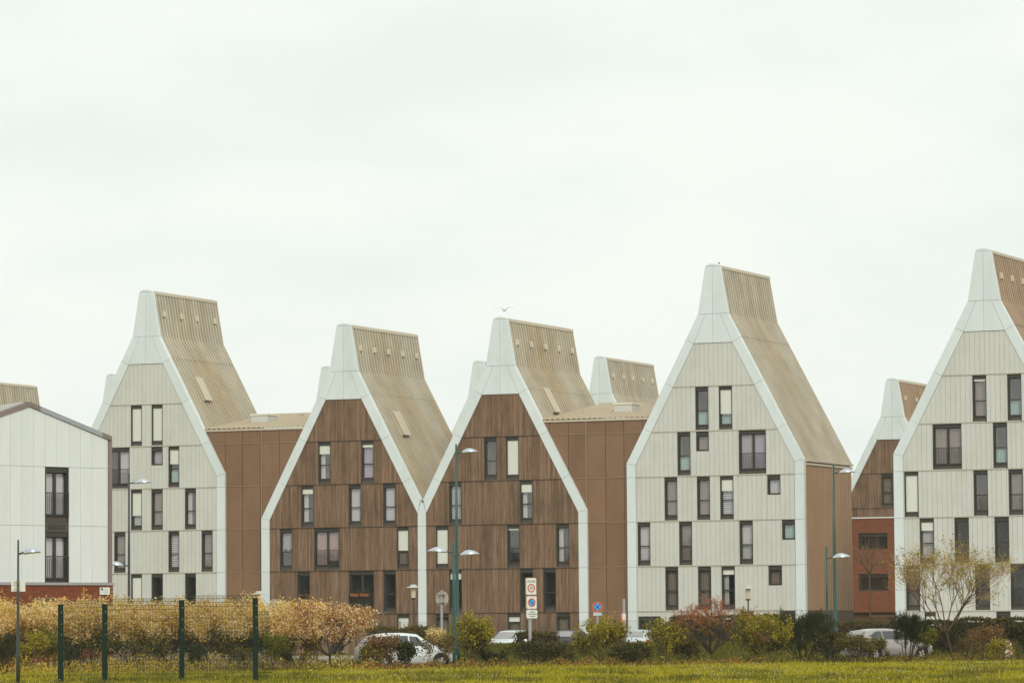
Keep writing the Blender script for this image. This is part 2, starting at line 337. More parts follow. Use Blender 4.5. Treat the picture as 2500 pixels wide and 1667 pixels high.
# ------------------------------------------------------------------ ribbed metal sheets
def rib_sheet(name, path, y0, y1, pitch, hgt, m, parent, side=1, trough=None):
    """path: (x, z) points down the slope, ribs run along the path, repeated along y"""
    n = max(2, int(round((y1-y0)/pitch))); p = (y1-y0)/n; ys = []
    for i in range(n): ys += [(y0+i*p, 0.), (y0+i*p+.12*p, hgt), (y0+i*p+.50*p, hgt), (y0+i*p+.62*p, 0.)]
    ys.append((y1, 0.)); P = [Vector((a, b)) for a, b in path]; vs = []
    for i, q in enumerate(P):
        d = (P[min(i+1, len(P)-1)]-P[max(i-1, 0)]).normalized(); nn = Vector((-d.y, d.x))
        if nn.x*side < 0: nn = -nn
        for y, hh in ys: vs.append((q.x+nn.x*hh, y, q.y+nn.y*hh))
    k = len(ys); fs = []
    for i in range(len(P)-1):
        for j in range(k-1):
            f = (i*k+j, i*k+j+1, (i+1)*k+j+1, (i+1)*k+j); fs.append(f if side > 0 else f[::-1])
    o = MB().add(vs, fs).build(name, m, parent)
    if trough is not None:
        o.data.materials.append(trough); o.data.polygons.foreach_set('material_index', [0 if j % 4 == 1 else 1 for i in range(len(P)-1) for j in range(k-1)])  # all but the rib tops take the darker colour, as painted shade
    return o

SL = 1.88                                    # fall of the gable slopes, dz/du
TW = .60                                     # width of the white verge band
NU, NZ = SL/math.hypot(1, SL), 1/math.hypot(1, SL)
def house(name, label, xc, Y0, lines, zhead, half, L_, facade, wins, group='steep gabled apartment houses', roofm=M_ROOF, vents=0, hatch=None, left_v=None, right_v=None, zbase=0., zdrop=0., lowdetail=False, sidewall=False, boards_from=0.):
    """wedge roofed apartment house: narrow neck on top, kink, steep slopes, vertical posts"""
    root = empty(name, (xc, Y0, 0)); tag(root, label, 'house', group)
    zk = zhead+1.83; zr = zk+3.0; wr, wk = .48, 1.0
    def outer(z): return min(half, wk+(zk-z)/SL) if z < zk else wk-(wk-wr)*(z-zk)/(zr-zk)
    ze = zk-(half-wk)*SL
    ih = 1.29
    def inner_lines(s):
        """half-planes for the inner facade on side s"""
        lim = half-.61
        v = left_v if s < 0 else right_v
        if v: lim = v-.30
        return [(s*1., 0., lim), (s*SL, 1., ih*SL+zhead)]
    CL = inner_lines(-1)+inner_lines(1)+[(0, 1, zhead)]
    ys0, ys1 = -.03, .02
    # --- facade rows
    bw = .31 if facade == 'panel' else .118
    back = MB(); zl = [zbase]+lines+[zhead]
    for k in range(len(zl)-1):
        z0, z1 = zl[k], zl[k+1]
        if z1 <= boards_from+.01: continue
        z0 = max(z0, boards_from)
        ws = [w_ for w_ in wins if w_[2] < z1-.05 and w_[3] > z0+.05]
        lim = half-.2; n = int(2*lim/bw); eds = [i*bw-round(lim/bw)*bw for i in range(n+2)]
        if facade == 'wood': eds = [e+random.uniform(-.012, .012) for e in eds]
        cuts = sorted([w_[0] for w_ in ws]+[w_[1] for w_ in ws])
        eds = [e for e in eds if all(abs(e-c) > .055 for c in cuts)]+cuts; eds.sort()
        rowm = MB(); merged = []
        for a, b in zip(eds[:-1], eds[1:]):
            segs = [(z0+.02, z1-.012)]
            for w_ in ws:
                if w_[0] < (a+b)/2 < w_[1]:
                    segs = [q for s0, s1 in segs for q in ((s0, min(s1, w_[2])), (max(s0, w_[3]), s1)) if q[1]-q[0] > .04]
            for s0, s1 in segs:
                po = [(a, s0), (b, s0), (b, s1), (a, s1)]
                for h_ in CL:
                    po = clip(po, *h_)
                    if len(po) < 3: break
                po = clean(po)
                if len(po) < 3 or abs(area(po)) < .004: continue
                back.prism(po if area(po) > 0 else po[::-1], .03, .06)
                g = .006 if facade == 'panel' else .004
                ps = shrink(po, g)
                if facade == 'panel' and not lowdetail:
                    MB().prism(ps, ys0+random.uniform(-.003, .003), ys1).build('panel', M_PANEL, root)
                else: rowm.prism(ps, ys0+random.uniform(-.010, .010), ys1)
        if rowm.v:
            o = rowm.build('cladding_boards' if facade == 'wood' else 'cladding_panels', M_WOOD if facade == 'wood' else M_PANEL, root); o['kind'] = 'stuff'
        # flashing strip under the row
        if z0 > .1:
            po = [(-half, z0-.022), (half, z0-.022), (half, z0+.022), (-half, z0+.022)]
            for h_ in CL: po = clip(po, *h_)
            po = clean(po)
            if len(po) > 2:
                u0, u1 = min(p[0] for p in po), max(p[0] for p in po); pieces = [(u0, u1)]
                for w_ in wins:
                    if w_[2] < z0-.02 < w_[3] or w_[2] < z0+.02 < w_[3]-.1:
                        pieces = [q for a, b in pieces for q in ((a, min(b, w_[0])), (max(a, w_[1]), b)) if q[1]-q[0] > .05]
                for a, b in pieces: MB().box(a, b, ys0-.035, ys1, z0-.020, z0+.012).build('flashing', M_CAP if facade == 'panel' else M_BACK, root)
    if back.v: back.build('backing', M_BACK if facade == 'wood' else mat('beige_joint', (.26, .24, .19), .9), root)
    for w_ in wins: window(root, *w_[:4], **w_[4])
    # --- white verge band
    T = []
    for s in (-1, 1):
        v = left_v if s < 0 else right_v
        pts = [(ih, zhead)]; lim = (half-.61) if not v else v-.30
        for z in reversed(lines):
            u = ih+(zhead-z)/SL
            if u < lim-.25: pts.append((u, z))
        zi = zhead-(lim-ih)*SL
        if not v:
            pts.append((lim, zi)); outs = [(p[0]+TW*NU, p[1]+TW*NZ) for p in pts[:-1]]+[(half, ze)]
        else:
            pts.append((lim, zi)); outs = [(p[0]+TW*NU, p[1]+TW*NZ) for p in pts[:-1]]+[(v-.105, zk-(v-.105-wk)*SL)]
        for i in range(len(pts)-1): T.append([(s*p[0], p[1]) for p in (pts[i], pts[i+1], outs[i+1], outs[i])])
        if not v:
            zs = [zi]+[z for z in reversed(lines) if z < min(zi, ze)-.3]+[zbase]
            for i in range(len(zs)-1):
                zo = ze if i == 0 else zs[i]
                T.append([(s*lim, zs[i+1]), (s*half, zs[i+1]), (s*half, zo), (s*lim, zs[i])])
        elif s > 0:                                             # shared post below the valley
            zv = zk-(v-wk)*SL; zs = [zi]+[z for z in reversed(lines) if z < zi-.3]+[zbase]
            for i in range(len(zs)-1):
                if i == 0: T.append([(v-.295, zs[1]), (v+.295, zs[1]), (v+.295, zi), (v+.10, zv-.02), (v-.10, zv-.02), (v-.295, zi)])
                else: T.append([(v-.295, zs[i+1]), (v+.295, zs[i+1]), (v+.295, zs[i]), (v-.295, zs[i])])
        # head plates
        o0 = (ih+TW*NU, zhead+TW*NZ)
        T.append([(0, zhead), (s*ih, zhead), (s*.48, zk), (0, zk)])
        T.append([(s*ih, zhead), (s*o0[0], o0[1]), (s*wk, zk), (s*.48, zk)])
        T.append([(0, zk), (s*wk, zk), (s*wr, zr), (0, zr)])
    T.append([(-wr, zr), (wr, zr), (wr-.06, zr+.06), (.12, zr+.16), (-.12, zr+.16), (-wr+.06, zr+.06)])
    for po in T:
        po = clean(po)
        MB().prism(shrink(po, .008), -.075, .30).build('trim_panel', M_TRIM, root)
    # --- core walls
    c = MB(); hp = half-.06
    prof = [(-hp, zbase), (hp, zbase), (hp, ze-.1), (wk-.08, zk-.05), (wr-.06, zr-.05), (-wr+.06, zr-.05), (-wk+.08, zk-.05), (-hp, ze-.1)]
    c.prism(prof, 1.1, L_-.02); c.build('core_wall', M_BRONZE, root)
    for s in (-1, 1): MB().box(*sorted((s*hp, s*(hp-.08))), .302, 1.098, zbase, ze-.12).build('side_wall', M_BRONZE, root)
    # --- roof
    zj = zk-1.45; uj = wk+(zk-zj)/SL
    for s in (-1, 1):
        q = -.055
        up = [(wr, zr), (wk-.02-(wk-wr)*.12, zk+.4), (wk, zk), (wk+.22, zk-.42), (uj, zj)]
        lo = [(uj-.03, zj+.04), (half+.03, ze-.02)]
        ns = Vector((NU, NZ))
        ro = rib_sheet('roof', [(s*(a+q*NU), b+q*NZ) for a, b in up], .301, L_, .41, .055, roofm[0] if isinstance(roofm, tuple) else roofm, root, s, rib_shade(roofm))
        rib_sheet('lower_sheet', [(s*(a+(q-.02)*NU), b+(q-.02)*NZ) for a, b in lo], .301, L_, .41, .055, roofm[1] if isinstance(roofm, tuple) else roofm, ro, s, rib_shade(roofm))
        # verge at the back
        vb = MB()
        pp = [(wr, zr), (wk, zk), (half+.02, ze)]
        for a, b in zip(pp[:-1], pp[1:]): vb.add([(s*a[0], L_, a[1]), (s*b[0], L_, b[1]), (s*b[0], L_+.06, b[1]), (s*a[0], L_+.06, a[1]), (s*(a[0]-.25), L_, a[1]-.1), (s*(b[0]-.25), L_, b[1]-.1), (s*(b[0]-.25), L_+.06, b[1]-.1), (s*(a[0]-.25), L_+.06, a[1]-.1)], [(0, 1, 2, 3), (4, 7, 6, 5), (0, 4, 5, 1), (3, 2, 6, 7)])
        vb.build('verge', M_CAP, ro)
        if s > 0 and vents:
            for i in range(vents):
                yv = 1.05+(L_-1.95)*i/max(1, vents-1)+random.uniform(-.12, .12); t = .49; u = wr+(wk-wr)*t; z = zr-(zr-zk)*t
                v_ = MB(); v_.box(-.02, .11, -.12, .12, -.17, .19); v_.box(.11, .14, -.09, .09, .03, .15); v_.box(.11, .13, -.09, .09, -.13, -.02)
                o = v_.build('vent', mat('vent_cream', (.68, .62, .50), .5), ro); o.location = (u, yv, z); o.rotation_euler = (0, -.17, 0)
        if s > 0 and hatch:
            hz, hy = hatch; u = wk+(zk-hz)/SL; hm = MB(); hm.box(-.02, .17, -.45, .45, -.85, .85); hm.box(.17, .21, -.50, .50, -.90, .90)
            o = hm.build('roof_hatch', M_CAP, ro); o.location = (u, hy, hz); o.rotation_euler = (0, -math.atan(1/SL), 0)
    cap = MB(); cap.prism([(-wr-.05, zr-.16), (-wr-.03, zr+.02), (-.12, zr+.14), (.12, zr+.14), (wr+.03, zr+.02), (wr+.05, zr-.16), (wr-.1, zr-.10), (-wr+.1, zr-.10)], .301, L_+.05); cap.build('ridge_cap', M_CAP, root)
    if sidewall:
        rib_sheet('side_cladding', [(half-.02, ze-.30), (half-.02, 2.58)], .32, L_, .33, .045, M_SIDE, root, 1, mat('rib_shaded_side', (.33, .215, .135), .7, .2))  # darker second colour paints the shade between the side ribs
        MB().box(half-.05, half+.075, .32, L_+.02, ze-.34, ze-.20).build('eave_beam', M_CAP, root)
        MB().box(half-.05, half+.14, .302, L_+.03, ze-.13, ze-.02).build('gutter', M_CAP, root)
        MB().box(half-.06, half+.005, .32, L_, zbase, 2.56).build('plinth', mat('grey_plinth', (.16, .125, .095), .9, .1), root)
    return root

# ================================================================== the ground
def sheet(name, pts, z, m, kind='structure'):
    me = bpy.data.meshes.new(name); me.from_pydata([(p[0], p[1], z) for p in pts], [], [tuple(range(len(pts)))]); me.update()
    o = link(name, me, m); tag(o, kind=kind); return o
def ground_mat(name, a, b, c, sc=.6):
    if name in MATS: return MATS[name]
    m = mat(name, a, .95, .1); t = m.node_tree; bs = t.nodes['Principled BSDF']; tcn = t.nodes.new('ShaderNodeTexCoord')
    n_ = t.nodes.new('ShaderNodeTexNoise'); n_.inputs['Scale'].default_value = sc; n_.inputs['Detail'].default_value = 8; n_.inputs['Roughness'].default_value = .65
    rp = t.nodes.new('ShaderNodeValToRGB'); e = rp.color_ramp.elements; e[0].position = .32; e[0].color = (*a, 1); e[1].position = .68; e[1].color = (*c, 1); x = e.new(.5); x.color = (*b, 1)
    t.links.new(tcn.outputs['Object'], n_.inputs['Vector']); t.links.new(n_.outputs['Fac'], rp.inputs[0]); t.links.new(rp.outputs[0], bs.inputs['Base Color']); return m
M_LAWN = ground_mat('lawn', (.17, .14, .016), (.25, .205, .022), (.33, .27, .04), .35)
M_LAND = ground_mat('land', (.12, .105, .03), (.17, .14, .05), (.20, .15, .075), .12)
M_SOIL = ground_mat('soil', (.19, .13, .085), (.25, .17, .11), (.30, .21, .14), .5)
M_PATH = ground_mat('pale_path', (.50, .44, .33), (.56, .50, .38), (.60, .54, .42), 1.5)
M_ROAD = ground_mat('asphalt', (.27, .235, .19), (.32, .28, .225), (.37, .325, .265), 1.2)
sheet('ground', [(-3500, -1500), (3500, -1500), (3500, 3500), (-3500, 3500)], 0, M_LAND)
G = ground
def zone(name, pxd, z, m): return sheet(name, [G(x, d) for x, d in pxd], z, m)
zone('lawn', [(-700, 92), (3200, 92), (3200, 180), (2500, 175), (2000, 170), (1600, 165.5), (1300, 162), (1000, 158), (700, 154), (300, 150), (-700, 147)], .008, M_LAWN)
pe = [(-700, 148.5), (300, 152), (700, 156), (1000, 160), (1300, 164), (1600, 167.5), (2000, 172), (2500, 177), (3200, 182)]
zone('path', pe+[(x, d+2.6) for x, d in pe[::-1]], .012, M_PATH)
zone('soil_bed', [(-700, 153), (300, 157), (700, 161), (1050, 166), (1050, 205), (-700, 200)], .009, M_SOIL)
zone('road', [(1000, 181), (1900, 184), (3200, 186), (3200, 194), (1900, 193), (1000, 189)], .006, M_ROAD)
zone('parking', [(600, 222), (3000, 212), (3000, 238), (600, 246)], .006, M_ROAD)
# grassy bank between road and parked cars
bk = MB(); n = 60
prof = [(196, 0.), (198.5, .35), (201, .68), (204, .80), (208, .72), (213, .35), (217, 0.)]
rows_ = []
for i in range(n+1):
    x = 1040+(3000-1040)*i/n; e = min(1, i/3.); rows_.append([G(x, d)+Vector((0, 0, zz*e*(.9+.12*math.sin(i*1.3)+.06*math.sin(i*3.1)))) for d, zz in prof])
bk.add([p for r_ in rows_ for p in r_], [(i*7+j, (i+1)*7+j, (i+1)*7+j+1, i*7+j+1) for i in range(n) for j in range(6)])
tag(bk.build('grass_bank', ground_mat('bank_grass', (.09, .095, .016), (.13, .13, .02), (.17, .16, .03), .6), smooth=True), kind='structure')

sb_ = MB(); prof = [(171.5, 0.), (175, .35), (180, .75), (186, .95), (192, .8), (200, 0.)]; rows_ = []
for i in range(n+1):
    x = -500+1480*i/n; e = min(1, (n-i)/18.)**1.5; rows_.append([G(x, d)+Vector((0, 0, zz*e*(.92+.1*math.sin(i*1.1)+.05*math.sin(i*2.7)))) for d, zz in prof])
sb_.add([p for r_ in rows_ for p in r_], [(i*6+j, (i+1)*6+j, (i+1)*6+j+1, i*6+j+1) for i in range(n) for j in range(5)])
tag(sb_.build('soil_bank', M_SOIL, smooth=True), kind='structure')

# ================================================================== first row of houses
LN = [2.58, 5.40, 8.22, 11.03, 13.85, 16.66]
def W(k, a, b, kind='t', lines=LN, **kw):
    z0 = 0. if k < 0 else lines[k]; z1 = lines[k+1] if k+1 < len(lines) else z0+2.7
    if kind == 's': return (a, b, z1-1.26, z1-.05, dict(kind='s', **kw))
    if kind == 'g': return (a, b, .1, 2.28, dict(kind='w', rail=False, **kw))
    return (a, b, z0+(.07 if k >= 0 else .05), z1-.045, dict(kind=kind, **kw))
w1 = [W(4, -1.15, -.31, shutter=1.), W(4, .42, 1.26, shutter=1.),
      W(3, -3.1, -1.25, 'w', curtain='right'), W(3, .40, 1.26, 's', curtain='lilac'), W(3, 1.69, 2.51, shutter=.42, curtain='low'),
      W(2, -1.15, -.31, shutter=.68, curtain='blind'), W(2, .40, 1.26, curtain='tan'), W(2, 2.93, 3.76, curtain='left'),
      W(1, -2.43, -1.57, curtain='tan'), W(1, 1.68, 2.50, curtain='blind'), W(1, 4.17, 5.0, curtain='tan'),
      W(0, -1.15, -.31, shutter=1.), W(0, .40, 1.26, dark=True), W(0, 2.93, 3.75, dark=True)]
house('apartment_house', 'beige panelled house at far left of the row, partly behind the white gabled house', -26.70, 0, LN, 19.37, 5.94, 9.15, 'panel', w1, roofm=(M_ROOF, M_ROOFS), vents=4, hatch=(17.66, 2.44))
LS = LN[:5]
w2 = [W(3, -1.89, -.97, shutter=.24, curtain='left', lines=LS), W(3, 1.24, 2.17, shutter=.07, curtain='lilac', lines=LS),
      W(2, -3.14, -2.22, shutter=.13, curtain='left'), W(2, .32, 1.22, curtain='full'), W(2, 2.81, 3.71, curtain='full'),
      W(1, -4.71, -3.79, curtain='lace', dark=True), W(1, -2.2, -.35, 'w', curtain='pink'), W(1, 3.77, 4.64, shutter=.58, curtain='tan'),
      W(0, -3.43, -2.51, dark=True), W(0, .32, 2.13, 'w', dark=True), W(0, 2.81, 3.71, dark=True), W(-1, 3.76, 4.64, shutter=1.), W(-1, -1.0, -.1, dark=True)]
house('apartment_house', 'brown timber clad house with wide pink curtained window, second from left in the row', -12.02, 0, LS, 16.57, 6.05, 10.4, 'wood', w2, roofm=(M_ROOF, M_ROOFS), vents=5, hatch=(14.96, 2.49), right_v=5.595)
w3 = [W(3, -1.18, -.28, curtain=None, lines=LS), W(3, .36, 1.27, shutter=1., lines=LS),
      W(2, -3.69, -2.79, curtain='lilac'), W(2, 1.31, 2.20, shutter=.22, curtain='left'),
      W(1, -4.64, -3.74, shutter=1.), W(1, .38, 1.27, shutter=.03, dark=True), W(1, 3.80, 4.70, curtain='left'),
      W(0, -3.71, -2.79, shutter=.16, dark=True), W(0, 1.27, 2.18, dark=True), W(0, 2.88, 3.77, dark=True),
      W(-1, -4.66, -3.73, curtain='tan', dark=True), W(-1, .37, 1.29, shutter=.14, curtain='tan', dark=True), W(-1, 3.79, 4.71, curtain='tan', dark=True)]
house('apartment_house', 'brown timber clad house behind the zone 30 sign, right of its timber twin', -.83, 0, LS, 16.57, 5.97, 10.9, 'wood', w3, roofm=(M_ROOFS, M_ROOF), vents=5, hatch=(16.18, 2.93), left_v=5.595)
w4 = [W(4, -1.25, -.37, curtain='low'), W(4, .33, 1.22, shutter=.68, curtain='mint'),
      W(3, -2.49, -1.61, curtain='low'), W(3, -1.22, -.37, 's', curtain='tan'), W(3, 1.63, 3.43, 'w', curtain='lilac'),
      W(2, -3.39, -2.52, curtain='tan'), W(2, -1.2, -.33, curtain='tan'), W(2, .35, 1.24, shutter=.31, curtain='blind'), W(2, 3.49, 4.36, 's', curtain='full'),
      W(1, -5.24, -4.38, curtain='full'), W(1, -2.43, -1.56, curtain='blind', dark=True), W(1, 1.61, 2.5, curtain='full'), W(1, 4.43, 5.28, 's', curtain='mint'),
      W(0, -3.39, -2.52, curtain='tan'), W(0, -1.19, -.31, curtain='tan'), W(0, .38, 1.27, shutter=.12, dark=True, curtain='left'), W(0, 3.5, 4.39, 's', curtain='tan'),
      W(-1, -5.24, -3.75, 'g', dark=True), W(-1, 1.63, 2.5, dark=True, curtain='blind'), W(-1, 4.37, 5.24, dark=True, curtain='tan')]
house('apartment_house', 'tall beige panelled house with ribbed bronze side wall, second from right in the row', 13.80, 0, LN, 19.37, 5.93, 9.1, 'panel', w4, roofm=M_ROOF, vents=0, sidewall=True)
L5 = [2.42, 5.23, 8.05, 10.87, 13.69, 16.56]
w5 = [W(4, -.80, .07, lines=L5, shutter=.04, curtain='tan'), W(4, 1.37, 2.24, lines=L5, curtain='low'),
      W(3, -3.33, -1.52, 'w', lines=L5, curtain='tan'), W(3, .44, 1.32, lines=L5, curtain='low'),
      W(2, -5.16, -4.27, lines=L5, shutter=1.), W(2, -.82, .07, lines=L5), W(2, 1.36, 2.25, lines=L5, curtain='tan'),
      W(1, -4.23, -3.33, lines=L5, shutter=.22, curtain='full'), W(1, -2.05, -1.15, lines=L5, dark=True), W(1, .44, 1.34, lines=L5, dark=True),
      W(0, -5.14, -4.26, lines=L5, shutter=.03, curtain='tan'), W(0, -.81, .10, lines=L5, dark=True), W(0, 1.39, 3.1, 'w', lines=L5, dark=True),
      W(-1, -4.0, -3.3, lines=L5, shutter=1.), W(-1, .47, 1.35, lines=L5, dark=True, curtain='blind')]
house('apartment_house', 'beige panelled house cut off by the right edge of the view', 32.68, -4, L5, 19.17, 5.82, 9.1, 'panel', w5, roofm=M_ROOFB, vents=4)
# flower boxes on the railing of the dark wide window
for i, dx in enumerate((.86, 1.56)):
    t = empty('flower_box', (-12.02+dx, -.02, 3.72)); tag(t, 'terracotta flower box on dark wide window railing, %s of two' % ('left' if i == 0 else 'right'), 'flower box', 'flower boxes on the railing')
    MB().add([(-.26, -.30, 0), (.26, -.30, 0), (.26, -.08, 0), (-.26, -.08, 0), (-.31, -.34, .2), (.31, -.34, .2), (.31, -.06, .2), (-.31, -.06, .2)], [(0, 3, 2, 1), (4, 5, 6, 7), (0, 1, 5, 4), (1, 2, 6, 5), (2, 3, 7, 6), (3, 0, 4, 7)]).build('box', mat('terracotta', (.30, .12, .05), .8), t)
    V = RNG.normal(0, 1, (120, 1, 3))*np.array([.16, .07, .05])+np.array([0, -.2, .26])+RNG.normal(0, .035, (120, 4, 3)); link('plant', quads_mesh('plant', V.reshape(-1, 3), ramp_mat('box_leaf', [(.05, .08, .02), (.10, .10, .03), (.25, .10, .05)])), None, t)

# ------------------------------------------------------------------ low bronze link blocks between the houses
def link_block(label, xa, za, xb, zb_, ztop_front, ztop_back, depth, joints, strip, skx, ped):
    """xa/xb: house centres left and right, za/zb_: their kink heights; the wall fills the V between two slopes"""
    root = empty('link_block', ((xa+xb)/2, .15, 0)); tag(root, label, 'building', 'bronze link blocks between houses'); ox = (xa+xb)/2
    halfa, halfb = 5.94, 5.98; ea, eb = za-(halfa-1)*SL, zb_-(halfb-1)*SL
    def fill(po, y0, y1):
        """prism of the part of po lying in the open V between the two houses"""
        mb = MB(); cuts = sorted({-1., ea, eb, 40.})
        for z0, z1 in zip(cuts[:-1], cuts[1:]):
            q = clip(clip(po, 0, 1, z1), 0, -1, -z0); zm = (z0+z1)/2
            if len(q) < 3: continue
            q = clip(q, -SL, -1., -((xa-ox+1.)*SL+za)) if zm > ea else clip(q, -1., 0., -(xa-ox+halfa))
            if len(q) < 3: continue
            q = clip(q, SL, -1., (xb-ox-1.)*SL-zb_) if zm > eb else clip(q, 1., 0., xb-ox-halfb)
            q = clean(q) if len(q) > 2 else q
            if len(q) > 2 and abs(area(q)) > .0005: mb.prism(q, y0, y1)
        return mb
    zs = [0]+LN[:5]+[ztop_front]
    js = [xa-ox-1]+[j-ox for j in joints]+[xb-ox+1]
    for z0, z1 in zip(zs[:-1], zs[1:]):
        for a, b in zip(js[:-1], js[1:]):
            mb = fill([(a+.016, z0+.01), (b-.016, z0+.01), (b-.016, z1-.01), (a+.016, z1-.01)], -.02, .03)
            if mb.v: mb.build('panel', M_BRONZE, root)
        if z0 > 0:
            mb = fill([(-9, z0+.002), (9, z0+.002), (9, z0+.055), (-9, z0+.055)], -.05, -.02)
            if mb.v: mb.build('batten', M_BATTEN, root)
    mb = fill([(strip-ox-.045, 0), (strip-ox+.045, 0), (strip-ox+.045, ztop_front), (strip-ox-.045, ztop_front)], -.075, -.021)
    if mb.v: mb.build('downpipe', M_BATTEN, root)
    fill([(-12, 0), (12, 0), (12, ztop_front), (-12, ztop_front)], .05, depth-.3).build('core_wall', M_BACK, root)
    xl0, xr0 = xa-ox+1+(za-ztop_front)/SL-.25, xb-ox-1-(zb_-ztop_front)/SL+.25
    xl1, xr1 = xa-ox+1+(za-ztop_back)/SL-.25, xb-ox-1-(zb_-ztop_back)/SL+.25
    MB().box(xl0+.25, xr0-.25, -.10, .0, ztop_front, ztop_front+.13).build('gutter', M_CAP, root)
    # roof, ribs running up and back
    n = int((xr0-xl0)/.36); vs = []; fs = []
    for j, (yy, zz, l, r_) in enumerate(((-.05, ztop_front+.15, xl0, xr0), (depth, ztop_back, xl1, xr1))):
        for i in range(n):
            for t, h_ in ((0, 0), (.15, .055), (.5, .055), (.65, 0)): vs.append((xl0+(xr0-xl0)*(i+t)/n if True else 0, yy, zz+h_))
    k = 4*n; fs = [(i, i+1, k+i+1, k+i) for i in range(k-1)]
    ro = MB().add(vs, fs).build('roof', mat('pale_roof', (.66, .58, .44), .5, .4, var=(.60, .50, .34), vscale=.5, stretch=(1.2, .25, 1)), root); ro.data.materials.append(mat('pale_roof_rib_shade', (.40, .32, .215), .7, .2)); ro.data.polygons.foreach_set('material_index', [0 if i % 4 == 1 else 1 for i in range(k-1)])  # rib sides and troughs darker: rib shading painted by colour
    MB().box(xl0, xr0, depth-.02, depth+.12, ztop_back-.1, ztop_back+.10).build('ridge_cap', M_CAP, ro)
    # rooflight
    fy = 4.6; fz = ztop_front+.15+(ztop_back-ztop_front-.15)*fy/depth; sx = skx-ox
    MB().box(sx-.62, sx+.62, fy-.7, fy+.7, fz-.1, fz+.40).build('rooflight', mat('rooflight_side', (.60, .62, .60), .5), ro)
    MB().box(sx-.68, sx+.68, fy-.76, fy+.76, fz+.402, fz+.50).build('rooflight_cover', mat('rooflight_cover', (.80, .78, .70), .5), ro)
    for (ax, ay) in ped:
        z_ = ztop_front+.15+(ztop_back-ztop_front-.15)*ay/depth; MB().box(ax-ox-.2, ax-ox+.2, ay-.15, ay+.15, z_, z_+.22).build('pipe_stub', M_CAP, ro)
    return root
link_block('brown metal panelled link between beige left house and first timber house', -26.70, 21.2, -12.02, 18.4, 14.72, 16.25, 9.4, [-22.1, -20.83, -19.55, -18.22, -16.82, -15.5], -18.13, -20.3, [(-18.9, 7.2), (-17.4, 8.2)])
link_block('brown metal panelled link between second timber house and tall beige house', -.83, 18.4, 13.80, 21.2, 14.68, 16.3, 9.8, [2.5, 3.81, 5.0, 6.36, 7.62, 8.9], 5.04, 6.0, [(3.1, 3.6), (6.9, 8.0)])

# ------------------------------------------------------------------ second row, seen between and above
def back_house(label, xc, tall, wins=(), **kw):
    LL = LN if tall else LS
    return house('apartment_house', label, xc, 75, LL, 19.25 if tall else 16.59, 5.94, 11., kw.pop('fac', 'panel'), list(wins), group='steep gabled houses of the rear row', lowdetail=True, **kw)
back_house('rear row house, only its ribbed ridge showing above the white gabled house', -86.0, True, roofm=M_ROOF)
back_house('rear row house, neck peeping out left of the far left beige house', -71.45, True)
back_house('rear row house, neck peeping out left of the first timber house', -50.25, True)
back_house('rear row house, neck and slope peeping out left of the second timber house', -35.86, True)
back_house('rear row house with five roof vents above the brown link block', -24.72, True, vents=5)
S5 = back_house('rear row timber house on red brick base between the two right beige houses', .92, False, fac='wood', boards_from=10.33, vents=4, roofm=M_ROOFB,
                wins=[(-1.0, -.02, 11.1, 13.82, dict(kind='t', curtain='tan'))])
x0 = at_y(2085, 1320, 75)[0]-.92
bm_ = MB()
def wall_with_holes(mb, x0, x1, z0, z1, holes, y0, y1):
    xs = sorted({x0, x1, *[h_[0] for h_ in holes], *[h_[1] for h_ in holes]}); zs = sorted({z0, z1, *[h_[2] for h_ in holes], *[h_[3] for h_ in holes]})
    for a, b in zip(xs[:-1], xs[1:]):
        for c, d in zip(zs[:-1], zs[1:]):
            if not any(h_[0] <= (a+b)/2 <= h_[1] and h_[2] <= (c+d)/2 <= h_[3] for h_ in holes): mb.box(a, b, y0, y1, c, d)
hz = [(-3.0, -.52, 7.75, 9.03), (-3.0, -.52, 4.35, 5.72)]
def brick_mat():
    m = mat('far_brickwork', (.27, .085, .040), .9, .1); t = m.node_tree; b = t.nodes['Principled BSDF']
    tcn = t.nodes.new('ShaderNodeTexCoord'); mpn = t.nodes.new('ShaderNodeMapping'); mpn.inputs['Rotation'].default_value = (math.pi/2, 0, 0)
    br = t.nodes.new('ShaderNodeTexBrick'); br.inputs['Scale'].default_value = 1; br.inputs['Color1'].default_value = (.24, .078, .036, 1); br.inputs['Color2'].default_value = (.15, .048, .023, 1); br.inputs['Mortar'].default_value = (.22, .12, .075, 1)
    br.inputs['Brick Width'].default_value = .23; br.inputs['Row Height'].default_value = .075; br.inputs['Mortar Size'].default_value = .008
    t.links.new(tcn.outputs['Object'], mpn.inputs[0]); t.links.new(mpn.outputs[0], br.inputs['Vector']); t.links.new(br.outputs[0], b.inputs['Base Color']); return m
wall_with_holes(bm_, -5.9, 5.9, 2.62, 10.22, hz, -.12, .05); bm_.build('brick_wall', brick_mat(), S5)
MB().box(-5.9, 5.9, -.18, .05, 10.225, 10.32).build('coping', M_WHITE, S5)
for h_ in hz: window(S5, h_[0]+.01, h_[1]-.01, h_[2]+.01, h_[3]-.01, 's', dark=True)
MB().box(-5.9, 5.9, .35, .45, 0, 2.60).build('garage_wall', mat('garage_brown', (.13, .07, .035), .8), S5)

